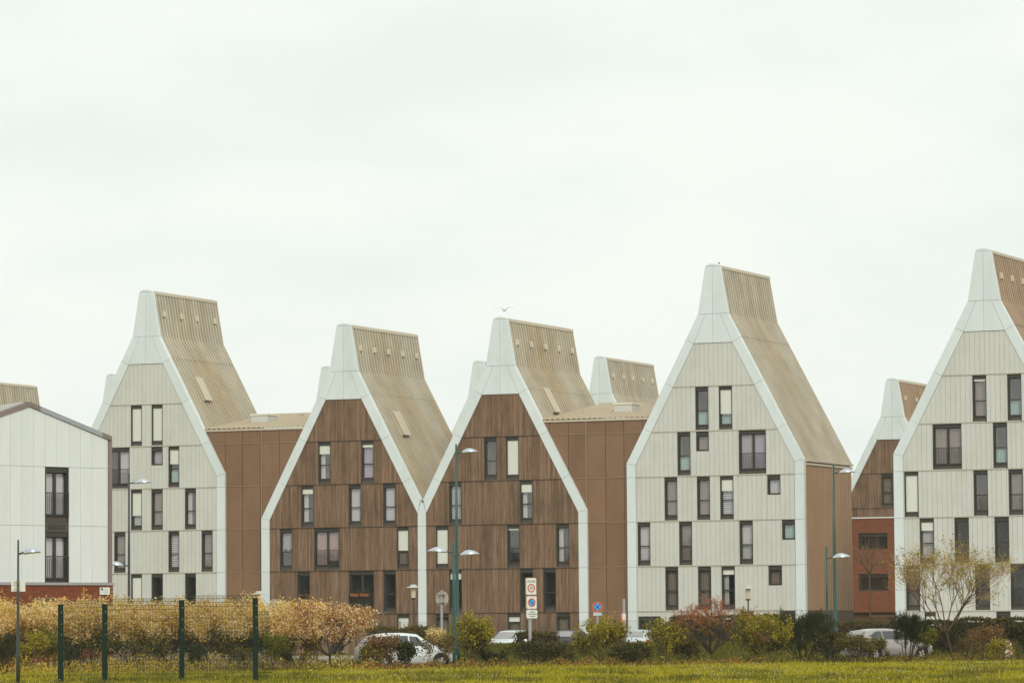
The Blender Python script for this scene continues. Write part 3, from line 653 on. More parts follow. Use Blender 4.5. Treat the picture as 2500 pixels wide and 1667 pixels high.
# ------------------------------------------------------------------ white gabled house, nearer, at the left edge
PSI = math.radians(46)
FD = RH*math.cos(PSI)+HH*math.sin(PSI)                         # facade direction, right end farther
P0 = at_d(130, 1300, 176.); P0[2] = 0
NRM = np.array([FD[1], -FD[0], 0])                              # towards the camera
def on_f0(x, y):
    d = ray(x, y); t = ((P0-CAM)@NRM)/(d@NRM); p = CAM+d*t; return float((p-P0)@FD), float(p[2])
HR = empty('gabled_house', tuple(P0), math.atan2(FD[1], FD[0])); tag(HR, 'white gabled house with brick base at the left edge', 'house')
ap = on_f0(69.5, 980.4); api = on_f0(69.5, 992); rt = on_f0(270.4, 1065); rti = on_f0(262, 1075.5); lt = on_f0(0, 1004.6); lti = on_f0(0, 1016.7)
bs = on_f0(266, 1425)[1]; ur = on_f0(270.4, 1300)[0]; uri = on_f0(262.5, 1250)[0]
sl_l = (ap[1]-lt[1])/(ap[0]-lt[0]); sl_r = (ap[1]-rt[1])/(rt[0]-ap[0])
ul = ap[0]-6.2; zlt = ap[1]-sl_l*6.2
tz = ap[1]-api[1]
# cladding panels
vj = [on_f0(x, 1200)[0] for x in (23.9, 52.5, 81.4, 108.9, 137.5, 167.5, 195.6, 223.6)]
stp = vj[2]-vj[1]; vj = [vj[0]-stp*k for k in range(8, 0, -1)]+vj+[uri]
zj_ = [bs+.06, on_f0(130, 1283)[1], on_f0(130, 1139.5)[1], 20.]
wu0, wu1 = on_f0(109.6, 1200)[0], on_f0(166.3, 1200)[0]; wz = [on_f0(138, 1423)[1], on_f0(138, 1298)[1], on_f0(138, 1268)[1], on_f0(138, 1141)[1]]
CL0 = [(-sl_l, 1., ap[1]-tz-sl_l*ap[0]), (sl_r, 1., ap[1]-tz+sl_r*ap[0])]
bk0 = MB()
for a, b in zip(vj[:-1], vj[1:]):
    for c, d in zip(zj_[:-1], zj_[1:]):
        segs = [(c, d)]
        if wu0-.1 < (a+b)/2 < wu1+.1: a_, b_ = max(a, a), b; segs = [q for s0, s1 in segs for q in ((s0, min(s1, wz[0])), (max(s0, wz[3]), s1)) if q[1]-q[0] > .05]
        for s0, s1 in segs:
            po = [(a, s0), (b, s0), (b, s1), (a, s1)]
            for h_ in CL0:
                po = clip(po, *h_)
                if len(po) < 3: break
            po = clean(po)
            if len(po) < 3 or abs(area(po)) < .01: continue
            bk0.prism(po, .03, .06); MB().prism(shrink(po, .007), -.03, .02).build('panel', M_PLASTER, HR)
bk0.build('backing', mat('cladding_joint', (.40, .42, .38), .9), HR)
wu0, wu1 = vj[-6], vj[-4]
for z0, z1, cur in ((wz[0], wz[1], 'full'), (wz[2], wz[3], 'full')):
    wo = window(HR, wu0+.01, wu1-.01, z0-.10, z1, 'w', curtain=cur)
MB().box(wu0+.01, wu1-.01, .0, .2, wz[1]+.005, wz[2]-.105).build('spandrel', M_SPAN, HR)
MB().box(wu0+.2, wu1-.2, -.02, 0, wz[1]+.12, wz[2]-.22).build('spandrel_inset', M_FRAME, HR)
# edge trim
MB().prism([(ul, zlt-tz), (ap[0], ap[1]-tz), (ap[0], ap[1]), (ul, zlt)], -.10, .25).build('rake_trim', M_EDGE, HR)
k1 = ap[0]+(rt[0]-ap[0])*.13; k2 = ap[0]+(rt[0]-ap[0])*.88
for a, b, m_ in ((ap[0], k1, M_EDGE), (k1, k2, M_EDGE2), (k2, ur, M_EDGE)):
    MB().prism([(a, ap[1]-sl_r*(a-ap[0])-tz), (b, ap[1]-sl_r*(b-ap[0])-tz), (b, ap[1]-sl_r*(b-ap[0])), (a, ap[1]-sl_r*(a-ap[0]))], -.10, .25).build('rake_trim', m_, HR)
MB().box(uri+.005, ur, -.10, .25, bs+.06, ap[1]-sl_r*(ur-ap[0])-tz-.002).build('corner_trim', M_EDGE, HR)
# body and roof run back in a direction a little askew to the facade
DEPV = -RH*math.sin(math.radians(27))+HH*math.cos(math.radians(27)); dl = np.array([DEPV@FD, -(DEPV@NRM)])*9.
zrr = ap[1]-sl_r*(ur-ap[0])
core = MB(); pf = [(ul, 0), (ur-.04, 0), (ur-.04, zrr-.3), (ap[0], ap[1]-.35), (ul, zlt-.35)]; n_ = len(pf)
core.add([(p[0], 1.05, p[1]) for p in pf]+[(p[0]+dl[0], 1.05+dl[1], p[1]) for p in pf], [tuple(range(n_)), tuple(range(2*n_-1, n_-1, -1))]+[(i, n_+i, n_+(i+1) % n_, (i+1) % n_) for i in range(n_)]); core.build('core_wall', M_PLASTER, HR)
MB().box(ur-.12, ur-.04, .252, 1.2, 0, zrr-.35).build('side_wall', M_PLASTER, HR)
for (a, za_), (b, zb2) in (((ul-.1, zlt-sl_l*.1), ap), (ap, (ur, zrr))):
    rf = MB(); ns_ = max(2, int(abs(b-a)/.5)); D = Vector((dl[0], dl[1]))
    for j in range(int(9/.55)):
        t0, t1 = j/int(9/.55), (j+1)/int(9/.55); s0, s1 = Vector((dl[0]*t0, .25+dl[1]*t0)), Vector((dl[0]*t1, .25+dl[1]*t1)); sm = s0+(s1-s0)*.9
        rf.add([(a+s0.x, s0.y, za_-.02), (b+s0.x, s0.y, zb2-.02), (b+sm.x, sm.y, zb2-.02), (a+sm.x, sm.y, za_-.02), (b+sm.x, sm.y, zb2+.04), (a+sm.x, sm.y, za_+.04), (b+s1.x, s1.y, zb2+.04), (a+s1.x, s1.y, za_+.04), (b+s1.x, s1.y, zb2-.02), (a+s1.x, s1.y, za_-.02)], [(0, 1, 2, 3), (3, 2, 4, 5), (5, 4, 6, 7), (7, 6, 8, 9)])
    rf.build('roof', mat('zinc_roof', (.50, .50, .46), .5, .4), HR)
MB().box(ap[0]-.09, ap[0]+.09, 0, .26, ap[1]-.0, ap[1]+.05).build('ridge_end', M_CAP, HR)
# brick base
MB().box(ul, ur+.03, -.12, .04, 0, bs-.06).build('mortar_wall', M_MORTAR, HR)
MB().box(ul, ur+.06, -.20, .03, bs-.055, bs+.055).build('base_coping', M_GREY, HR)
hole = (on_f0(85, 1465)[0], on_f0(127, 1465)[0], on_f0(106, 1460)[1]-.55, on_f0(106, 1460)[1])
pq = [on_f0(237.5, 1433), on_f0(261, 1451)]
bme = MB().box(-.105, .105, -.012, .03, -.031, .031).mesh('brick'); bme.materials.append(M_BRICK); rest = MB(); cnt = 0; cz = bs-.06-.04; row = 0
uL = on_f0(-6, 1445)[0]
while cz > .05:
    u = ur+.03-.115-(.115 if row % 2 else 0)
    if row % 2: pass
    while u > ul:
        if not (hole[0]-.05 < u < hole[1]+.05 and hole[2] < cz < hole[3]+.01):
            if cnt < 300 and row < 13 and u > uL:
                o = link('brick', bme, None, HR); o.location = (u, -.125, cz); o.rotation_euler = (random.uniform(-.02, .02), 0, random.uniform(-.01, .01)); cnt += 1
            elif u > uL-2 or row % 1 == 0: rest.box(u-.105, u+.105, -.137, -.10, cz-.031, cz+.031)
        u -= .226
    cz -= .0755; row += 1
o = rest.build('bricks', M_BRICKI, HR); o['kind'] = 'stuff'
MB().box(hole[0], hole[1], -.15, -.121, hole[2], hole[3]).build('basement_window', M_FRAME, HR)
MB().box(on_f0(199, 1445)[0]-.05, on_f0(199, 1445)[0]+.05, -.16, -.138, 2.2, on_f0(199, 1432)[1]).build('gas_pipe', mat('yellow_paint', (.42, .22, .02), .6), HR)
plq = empty('wall_plaque', tuple(P0), HR.rotation_euler.z); tag(plq, 'small white notice board on the red brick base', 'notice board')
MB().box(pq[0][0], pq[1][0], -.20, -.145, pq[1][1], pq[0][1]).build('board', M_WHITE, plq)
pw, ph_ = pq[1][0]-pq[0][0], pq[0][1]-pq[1][1]
MB().disc(pq[0][0]+pw*.18, pq[1][1]+ph_*.76, .06, -.206, -.201, 12).build('emblem', mat('emblem_green', (.06, .10, .03), .6), plq)
lt_ = MB()
for zf, spans in ((.76, ((.42, .72),)), (.52, ((.30, .38), (.42, .60), (.64, .80))), (.34, ((.12, .22), (.26, .38), (.44, .62), (.66, .88))), (.16, ((.45, .7),))):
    for a, b in spans:
        x = a
        while x < b: lt_.box(pq[0][0]+pw*x, pq[0][0]+pw*(x+.022), -.205, -.201, pq[1][1]+ph_*(zf-.03), pq[1][1]+ph_*(zf+.03)); x += .036
o = lt_.build('lettering', mat('faded_print', (.22, .32, .34), .7), plq); o['kind'] = 'stuff'

# ================================================================== street lamps
def lamp_head(parent, z, dirx, length=.80, m=M_LAMP, L0=.32):
    """leaf shaped luminaire on a short arm; built along +x, local to the mast"""
    am = MB().tube([(0, 0, z-.06), (L0*dirx, 0, z)], [.035, .03], 8).build('arm', M_POLE2, parent)
    hd = MB(); n, k = 12, 9; vs = []
    for i in range(n+1):
        t = i/n; x = (L0-.05+length*t)*dirx; wdt = .155*math.sin(math.pi*min(1, t*1.12+.06))**.7 if t < .9 else .155*math.sin(math.pi*min(1, t*1.12+.06))**.7 if t*1.12+.06 < 1 else .01
        wdt = .16*(math.sin(math.pi*(.05+.93*t)))**.75; hgt = .20*(math.sin(math.pi*(.05+.93*t)))**.9*(1.15-.4*t)
        for j in range(k):
            a = math.pi*j/(k-1); vs.append((x, wdt*math.cos(a), z-.04+.05*math.sin(math.pi*t*.5)+hgt*math.sin(a)*.95))
    fs = [(i*k+j, (i+1)*k+j, (i+1)*k+j+1, i*k+j+1) for i in range(n) for j in range(k-1)]
    o = hd.add(vs, fs).build('lamp_head', m, parent, smooth=True)
    ln = MB(); pts = []
    for i in range(n+1):
        t = i/n; pts.append(((L0-.05+length*t)*dirx, .155*(math.sin(math.pi*(.05+.93*t)))**.75, z-.045+.05*math.sin(math.pi*t*.5)))
    vs = [p for x, y, zz in pts for p in ((x, y, zz), (x, -y, zz), (x, 0, zz-.035))]
    ln.add(vs, [(3*i, 3*i+3, 3*i+5, 3*i+2) for i in range(n)]+[(3*i+2, 3*i+5, 3*i+4, 3*i+1) for i in range(n)]).build('lens', M_LENS, o, smooth=True)
def street_lamp(label, px, dep, ytop, heads, r0=.10, r1=.05, m=M_POLE, hl=.80):
    b = ground(px, dep); H = height(px, ytop, dep); b.z = 0
    t = empty('street_lamp', b, yaw(1, 0)); tag(t, label, 'street lamp', 'street lamps along the road')
    MB().tube([(0, 0, 0), (0, 0, 1.1), (0, 0, 1.15), (0, 0, H*.6), (0, 0, H)], [r0*1.15, r0*1.1, r0, (r0+r1)/2, r1], 12).build('mast', m, t, smooth=True)
    MB().lathe([(.17, 0), (.17, .03), (.12, .05)], 12).build('base_plate', m, t)
    for y, d in heads: lamp_head(t, height(px, y, dep), d, length=hl, L0=hl*.4)
    return t
lm1 = street_lamp('street lamp with white square sign on its mast, leftmost, in front of the brick base', 44, 128, 1317, [(1347, 1)], .055, .03, M_POLE2, hl=.55)
street_lamp('tall street lamp with two heads in front of the far left beige house', 315, 192, 1155, [(1176, 1), (1378, -1)], .075, .045, M_POLE2)
street_lamp('tallest green street lamp, beside the white Y of the timber houses', 1117, 196, 1082, [(1101, 1)], .10, .045)
street_lamp('shorter green street lamp with heads to both sides, before the timber houses', 1109, 164, 1323, [(1344, -1), (1352, 1)], .065, .05)
street_lamp('tall green street lamp before the ribbed bronze side wall', 2041, 198, 1132, [(1151, 1)], .10, .045)
street_lamp('shorter green street lamp left of the tall one by the bronze side wall', 2021, 176, 1333, [(1359, 1)], .065, .045)
# square sign on the first mast, seen from behind
hm = ground(44, 128); sg = empty('back_of_sign', (hm.x, hm.y, 0), yaw(1, 0)); tag(sg, 'white square traffic sign seen from behind on the leftmost lamp mast', 'traffic sign')
za_, zb3 = height(44, 1443, 128), height(44, 1415, 128)
MB().box(-.23, .22, .07, .085, za_, zb3).build('plate', M_WHITE, sg)
for z in (za_+.08, zb3-.08): MB().box(-.14, .06, -.065, -.045, z-.015, z+.015).build('bracket', M_BATTEN, sg)
def garden_lamp(label, px, dep, ytop):
    b = ground(px, dep); H = height(px, ytop, dep); t = empty('garden_lamp', b); tag(t, label, 'garden lamp', 'disc topped garden lamps')
    MB().tube([(0, 0, 0), (0, 0, H-.85)], .045, 8).build('post', M_POLE2, t)
    MB().lathe([(.10, H-.88), (.17, H-.83), (.10, H-.78)], 14).build('collar', M_POLE2, t)
    MB().lathe([(.13, H-.78), (.14, H-.4), (.14, H-.2)], 14).build('lantern', mat('lantern_glass', (.62, .52, .40), .4), t)
    MB().lathe([(.42, H-.19), (.42, H-.16), (.20, H-.10), (.20, H-.03), (.12, H)], 18).build('disc_hat', mat('hat_grey', (.55, .56, .54), .5), t)
garden_lamp('disc topped garden lamp left of the white Y post', 1010, 236, 1426)
garden_lamp('disc topped garden lamp beside the rightmost fence post', 633, 240, 1442)
garden_lamp('disc topped garden lamp before the tall beige house', 1828, 232, 1428)

# ================================================================== traffic signs
def sign_root(name, label, px, dep, ytop, r=.045, group='traffic signs', yawv=(1, .0), m=M_GREY, lean=0., cat='traffic sign'):
    b = ground(px, dep); H = height(px, ytop, dep); t = empty(name, b, yaw(*yawv)); tag(t, label, cat, group)
    MB().tube([(0, 0, 0), (0, 0, H)], r, 8).build('post', m, t); return t
def rounded(x0, x1, z0, z1, r, n=4):
    P = []
    for cx, cz, a0 in ((x1-r, z0+r, -90), (x1-r, z1-r, 0), (x0+r, z1-r, 90), (x0+r, z0+r, 180)):
        for i in range(n+1): a = math.radians(a0+90*i/n); P.append((cx+r*math.cos(a), cz+r*math.sin(a)))
    return P
def bar(mb, cx, cz, ln, w, ang, y0, y1):
    c, s_ = math.cos(ang), math.sin(ang); mb.prism([(cx+a*ln/2*c-b*w/2*s_, cz+a*ln/2*s_+b*w/2*c) for a, b in ((-1, -1), (1, -1), (1, 1), (-1, 1))], y0, y1)
M_SRIM = mat('sign_rim', (.62, .42, .32), .5)
D = 200.; zt = lambda y: height(1295, y, D)
t = sign_root('zone_sign', 'zone 30 sign above a no parking sign on one grey post', 1294.5, D, 1412, .08, yawv=(1, .55)); wS = .30
for i, (a, b) in enumerate(((1409.5, 1451.5), (1454, 1486), (1488, 1508.5))):
    z1, z0 = zt(a), zt(b); off = .02*i
    p = MB().prism(rounded(-wS+off, wS+off, z0, z1, .06), -.16, -.09).build('plate', M_SRIM if i < 2 else M_WHITE, t)
    if i < 2: MB().prism(rounded(-wS+off+.03, wS+off-.03, z0+.03, z1-.03, .04), -.165, -.161).build('face', M_WHITE, p)
    cx = off
    if i == 0:
        text('lettering', 'ZONE', .17, M_BLACK, p, (cx, -.168, z1-.19), sx=1.0)
        cz = z0+.34; MB().ring(cx, cz, .155, .215, -.168).build('red_ring', M_RED, p); text('number', '30', .22, M_BLACK, p, (cx, -.168, cz), sx=1.05)
    elif i == 1:
        cz = (z0+z1)/2; MB().disc(cx, cz, .215, -.168, -.166, 24).build('red_disc', M_RED, p); MB().disc(cx, cz, .155, -.171, -.1685, 24).build('blue_disc', M_BLUE, p)
        bb = MB(); bar(bb, cx, cz, .31, .045, -math.pi/4, -.174, -.1715); bb.build('slash', M_NAVY, p)
    else:
        l_ = MB()
        for zf, a0, b0 in ((.76, -.12, .14), (.50, -.22, .25), (.24, -.14, .18)):
            x = a0
            while x < b0: l_.box(cx+x, cx+x+.022, -.165, -.161, z0+(z1-z0)*(zf-.07), z0+(z1-z0)*(zf+.07)); x += .036
        o = l_.build('lettering', mat('print_grey', (.18, .18, .17), .7), p); o['kind'] = 'stuff'
D2 = 226.; zt = lambda y: height(1459, y, D2)
t = sign_root('no_stopping_sign', 'round red and blue no stopping sign with small plate, before the right link block', 1459.5, D2, 1469, .05); zc = zt(1480.5); R_ = .30
MB().disc(0, zc, R_, -.10, -.06, 28).build('rim', mat('sign_orange_rim', (.70, .30, .16), .5), t); MB().disc(0, zc, R_*.93, -.104, -.101, 28).build('red_disc', M_RED, t)
MB().disc(0, zc, R_*.66, -.108, -.105, 28).build('blue_disc', M_BLUE, t)
for a in (math.pi/4, -math.pi/4):
    bb = MB(); bar(bb, 0, zc, R_*1.3, .05, a, -.112-.002*(a > 0), -.1085-.002*(a > 0)); bb.build('slash', M_NAVY, t)
p = MB().prism(rounded(-.235, .24, zt(1501.5), zt(1494.5), .02), -.10, -.07).build('plate', M_WHITE, t); zc2 = zt(1498)
text('lettering', 'SAUF', .115, M_BLACK, p, (-.09, -.103, zc2)); MB().prism(rounded(.04, .22, zc2-.07, zc2+.07, .02), -.104, -.101).build('pictogram', mat('sign_light_blue', (.30, .60, .75), .5), p)
bb = MB().ring(.12, zc2-.01, .03, .045, -.107, 12); bb.build('pictogram_ring', M_WHITE, p)
D3 = 212.
t = sign_root('round_sign_back', 'round sign seen from behind on a grey post, left of the green lamps', 1079, D3, 1440, .065, yawv=(1, -.75)); zc = height(1079, 1461, D3)
MB().disc(-.03, zc, .41, .075, .10, 28).build('disc', mat('sign_back', (.50, .46, .40), .5), t)
for dz in (-.22, .2): MB().box(-.22, .2, -.08, .074, zc+dz-.025, zc+dz+.025).build('bracket', mat('rusty_bracket', (.22, .15, .10), .7), t)
t = sign_root('notice_post', 'grey square post with a red and white notice, before the right link block', 1524.5, 205., 1461, .07, cat='post'); za_, zb3 = height(1524, 1519, 205), height(1524, 1497, 205)
p = MB().box(-.13, .09, -.10, -.072, za_, zb3).build('notice', M_WHITE, t)
MB().box(-.12, .08, -.104, -.101, za_+.015, za_+.19).build('red_field', mat('notice_red', (.75, .16, .10), .5), p); MB().box(-.12, -.085, -.104, -.101, za_+.20, zb3-.02).build('red_margin', mat('notice_red', (.75, .16, .10), .5), p)
MB().box(-.05, .03, -.106, -.1045, za_+.06, za_+.28).build('white_figure', M_WHITE, p)
for i, (px, py, dep, lb) in enumerate(((1283.5, 1559, 186, 'white capped bollard beside the zone 30 sign'), (1177, 1558, 186, 'white capped bollard left of the small white car'))):
    b = ground(px, dep); H = height(px, py, dep); o = empty('bollard', b); tag(o, lb, 'bollard', 'white capped bollards')
    MB().lathe([(.055, 0), (.055, H-.13)], 10).build('post', M_BARK, o); MB().lathe([(.065, H-.13), (.085, H-.11), (.075, H-.03), (.03, H)], 12).build('cap', M_WHITE, o)

# ================================================================== cars
def car(label, p, heading, paint, kind='hatch', L_=4.1, Wd=1.74, H=1.5, group='parked cars', tail=(.38, .025, .02)):
    """x forward, y left; lofted body with glass, lights and wheels"""
    root = empty('parked_car', p, heading); tag(root, label, 'car', group); hw = Wd/2
    if kind == 'hatch':   # x(frac of L from rear), z under, belt z, half width scale, top z, top half width scale
        ST = [(0., .42, .72, .80, .80, .70), (.02, .30, .90, .93, .96, .82), (.06, .24, .95, .97, 1.12, .76), (.15, .22, .95, 1., 1.44, .66), (.28, .20, .94, 1., 1.50, .68), (.45, .20, .92, 1., 1.50, .69), (.58, .20, .91, 1., 1.45, .68), (.76, .20, .92, 1., .99, .82), (.88, .22, .84, .97, .88, .80), (.96, .26, .72, .90, .76, .72), (1., .34, .56, .76, .60, .60)]
        SIDE = [(.13, .60)]; 
    else:
        ST = [(0., .45, .76, .84, .84, .74), (.015, .32, .92, .94, 1.0, .84), (.05, .26, .98, .98, 1.18, .76), (.12, .23, .98, 1., 1.42, .67), (.26, .21, .97, 1., 1.49, .68), (.45, .20, .94, 1., 1.50, .69), (.60, .20, .93, 1., 1.44, .67), (.74, .20, .93, 1., 1.02, .82), (.87, .22, .86, .97, .92, .82), (.96, .27, .74, .90, .79, .74), (1., .36, .58, .76, .62, .62)]
    k = H/1.5; xs = np.array([s_[0] for s_ in ST])
    def st(f): return [float(np.interp(f, xs, [s_[i] for s_ in ST])) for i in range(1, 6)]
    def sec(f):
        zu, zb_, ws, zt_, wt = st(f); w0 = hw*ws
        return [(w0*.82, zu*k), (w0*.97, (zu+.10)*k), (w0*1.0, (zu*.45+zb_*.55)*k), (w0*.955, zb_*k), (hw*wt*1.0, (zt_-.045)*k), (hw*wt*.86, (zt_-.008)*k), (hw*wt*.45, (zt_+.012)*k), (0, (zt_+.018)*k)]
    def surf(f, v, off=0.):
        S = sec(f); i = min(int(v), 6); t = v-i; a, b = S[i], S[i+1]; y, z = a[0]+(b[0]-a[0])*t, a[1]+(b[1]-a[1])*t
        dy, dz = b[0]-a[0], b[1]-a[1]; l_ = math.hypot(dy, dz)+1e-6; return Vector(((f-.5)*L_, y+off*dz/l_, z-off*dy/l_))
    fr = sorted(set([round(x, 4) for x in np.linspace(0, 1, 41)]+list(xs)))
    V = []; 
    for f in fr:
        S = sec(f); V += [((f-.5)*L_, -y, z) for y, z in S]+[((f-.5)*L_, y, z) for y, z in S[-2::-1]]
    n = 15; fs = [(i*n+j, i*n+j+1, (i+1)*n+j+1, (i+1)*n+j) for i in range(len(fr)-1) for j in range(n-1)]+[tuple(range(n-1, -1, -1)), tuple((len(fr)-1)*n+j for j in range(n))]+[(i*n, (i+1)*n, (i+1)*n+n-1, i*n+n-1) for i in range(len(fr)-1)]
    body = MB().add(V, fs).build('body', paint, root, smooth=True)
    gm = glass_mat('car_glass', .10, (.32, .34, .33), .05); bl = mat('car_black', (.015, .015, .015), .5)
    def patch(name, f0, f1, v0, v1, m, off=.008, sides=(1, -1), nf=8, nv=5, par=root, shape=None):
        for sd in sides:
            vs = []
            for i in range(nf+1):
                f = f0+(f1-f0)*i/nf
                for j in range(nv+1):
                    a, b = (v0, v1) if shape is None else shape((f-f0)/(f1-f0)); q = surf(f, a+(b-a)*j/nv, off); vs.append((q.x, sd*q.y, q.z))
            MB().add(vs, [(i*(nv+1)+j, (i+1)*(nv+1)+j, (i+1)*(nv+1)+j+1, i*(nv+1)+j+1) for i in range(nf) for j in range(nv)]).build(name, m, par, smooth=True)
    inn = mat('car_inside', (.035, .035, .035), .9)
    for f0, f1, sh in ((.155, .30, lambda t: (3.12, 3.55+.33*min(1, t*2.2))), (.315, .47, lambda t: (3.12, 3.88)), (.485, .66, lambda t: (3.12, 3.88-.05*t if t < .55 else 3.85-.9*(t-.55)*1.6))):
        patch('side_window', f0, f1, 3.1, 3.9, inn, .004, shape=sh); patch('side_glass', f0, f1, 3.1, 3.9, gm, .010, shape=sh)
    def top_patch(name, f0, f1, m, off, wv, lo=4.25):
        vs = []; nf, nv = 8, 8
        for i in range(nf+1):
            f = f0+(f1-f0)*i/nf
            for j in range(nv+1):
                t = -1+2*j/nv; S = sec(f); yw = S[4][0]*wv*t; z = S[5][1]+(S[7][1]-S[5][1])*(1-t*t)
                vs.append(((f-.5)*L_ + (off if f0 > .5 else -off)*.8, yw, z+off))
        MB().add(vs, [(i*(nv+1)+j, (i+1)*(nv+1)+j, (i+1)*(nv+1)+j+1, i*(nv+1)+j+1) for i in range(nf) for j in range(nv)]).build(name, m, root, smooth=True)
    top_patch('windscreen', .605, .745, inn, .012, .90); top_patch('windscreen_glass', .605, .745, glass_mat('screen_glass', .42, (.5, .5, .5), .05), .020, .90)
    r0, r1 = (.055, .14) if kind == 'hatch' else (.045, .112)
    top_patch('rear_window', r0, r1, inn, .012, .88); top_patch('rear_glass', r0, r1, glass_mat('screen_glass', .42, (.5, .5, .5), .05), .020, .88)
    patch('tail_light', .006, .075, 2.55, 3.35, mat('tail_light', tail, .3, .5), .010); patch('headlight', .90, .985, 2.5, 3.2, mat('headlight', (.70, .72, .70), .2, .6), .010)
    # grille, bumper slot, plates, mirrors, handles
    MB().box(L_/2-.09, L_/2-.02, -.38, .38, .40*k, .52*k).build('grille', bl, root)
    MB().box(-L_/2-.005, -L_/2+.05, -.26, .26, .60*k, .72*k).build('rear_plate', mat('plate_white', (.7, .68, .55), .5), root); MB().box(L_/2-.03, L_/2+.01, -.26, .26, .40*k, .50*k).build('front_plate', mat('plate_white', (.7, .68, .55), .5), root)
    for sd in (1, -1):
        q = surf(.665, 3.2); MB().lathe([(.02, -.07), (.09, -.05), (.10, .03), (.05, .08)], 10, (q.x, sd*(q.y+.10), q.z)).build('mirror', paint, root, smooth=True)
        for f in (.33, .50): q = surf(f, 2.75); MB().box(q.x-.09, q.x+.09, *sorted((sd*(q.y-.01), sd*(q.y+.022))), q.z-.014, q.z+.014).build('handle', M_GREY, root)
    tyre = mat('tyre', (.018, .018, .018), .8); rim = mat('rim', (.50, .48, .46), .3, .5, metal=.6)
    def rot(vs, c): return [(c[0]+a, c[1]+b, c[2]+d) for a, b, d in vs]
    for f in (.19, .81):
        for sd in (1, -1):
            R = .315; cx, cy, cz = (f-.5)*L_, sd*(hw-.10), R
            a_ = MB(); 
            a_.add(*(lambda pr, nn: ([(cx+r_*math.cos(2*math.pi*j/nn), sd*(hw-.005)+sd*yy, cz+.01+r_*math.sin(2*math.pi*j/nn)) for r_, yy in pr for j in range(nn)], [(i*nn+j, i*nn+(j+1) % nn, (i+1)*nn+(j+1) % nn, (i+1)*nn+j) for i in range(len(pr)-1) for j in range(nn)]+[tuple(range((len(pr)-1)*nn, len(pr)*nn))]))([(R+.055, -.10), (R+.055, .006), (R*.6, .006)], 24)); a_.build('wheel_arch', bl, root)
            wv = []; pr = [(R*.62, -.09), (R*.95, -.10), (R, -.06), (R, .075), (R*.95, .115), (R*.64, .12), (R*.60, .09)]; nn = 24
            wv = [(cx+r_*math.cos(2*math.pi*j/nn), cy+sd*yy, cz+r_*math.sin(2*math.pi*j/nn)) for r_, yy in pr for j in range(nn)]
            w_ = MB().add(wv, [(i*nn+j, i*nn+(j+1) % nn, (i+1)*nn+(j+1) % nn, (i+1)*nn+j) for i in range(len(pr)-1) for j in range(nn)]).build('wheel', tyre, root, smooth=True)
            rm = MB()
            for q in range(5):
                a = 2*math.pi*q/5; pts = [(.04, -.045), (R*.60, -.06), (R*.60, .06), (.04, .045)]
                rm.add([(cx+x_*math.cos(a)-z_*math.sin(a), cy+sd*.108, cz+x_*math.sin(a)+z_*math.cos(a)) for x_, z_ in pts]+[(cx+x_*math.cos(a)-z_*math.sin(a), cy+sd*.07, cz+x_*math.sin(a)+z_*math.cos(a)) for x_, z_ in pts], [(0, 1, 2, 3), (0, 4, 5, 1), (2, 6, 7, 3)])
            rm.add([(cx+R*.10*math.cos(2*math.pi*j/12), cy+sd*.115, cz+R*.10*math.sin(2*math.pi*j/12)) for j in range(12)], [tuple(range(12))]); rm.build('rim', rim, w_)
    return root
def paint(name, c, metal=0.): return mat(name, c, .28, .5, metal=metal, coat=.6)
P_WHITE = paint('white_paint', (.70, .76, .78)); P_GREYW = paint('silver_paint', (.36, .33, .33), .2); P_DARK = paint('dark_paint', (.045, .035, .03), .2); P_SILV = paint('pale_silver_paint', (.58, .64, .68), .25)
car('white car behind dark and brown shrubs, nearest car, tail to the left', ground(990, 165.5), yaw(.93, .36), P_WHITE, 'hatch', 4.05, 1.72, 1.50, tail=(.60, .08, .03))
car('silver estate car behind the dark broom shrub at right', ground(2166, 187), yaw(.83, .56), P_GREYW, 'estate', 4.45, 1.78, 1.50, tail=(.40, .03, .04))
car('small white car facing the camera, beside the clipped hedge', ground(1247, 229), yaw(-.42, -.9), P_WHITE, 'hatch', 3.9, 1.70, 1.50)
car('dark car seen from behind, before the right timber house', ground(1399, 229), yaw(.34, .94), P_DARK, 'hatch', 4.1, 1.74, 1.49, tail=(.45, .06, .03))
car('pale silver car seen from behind, below the right link block', ground(1571, 222), yaw(.34, .94), P_SILV, 'hatch', 4.0, 1.70, 1.48)

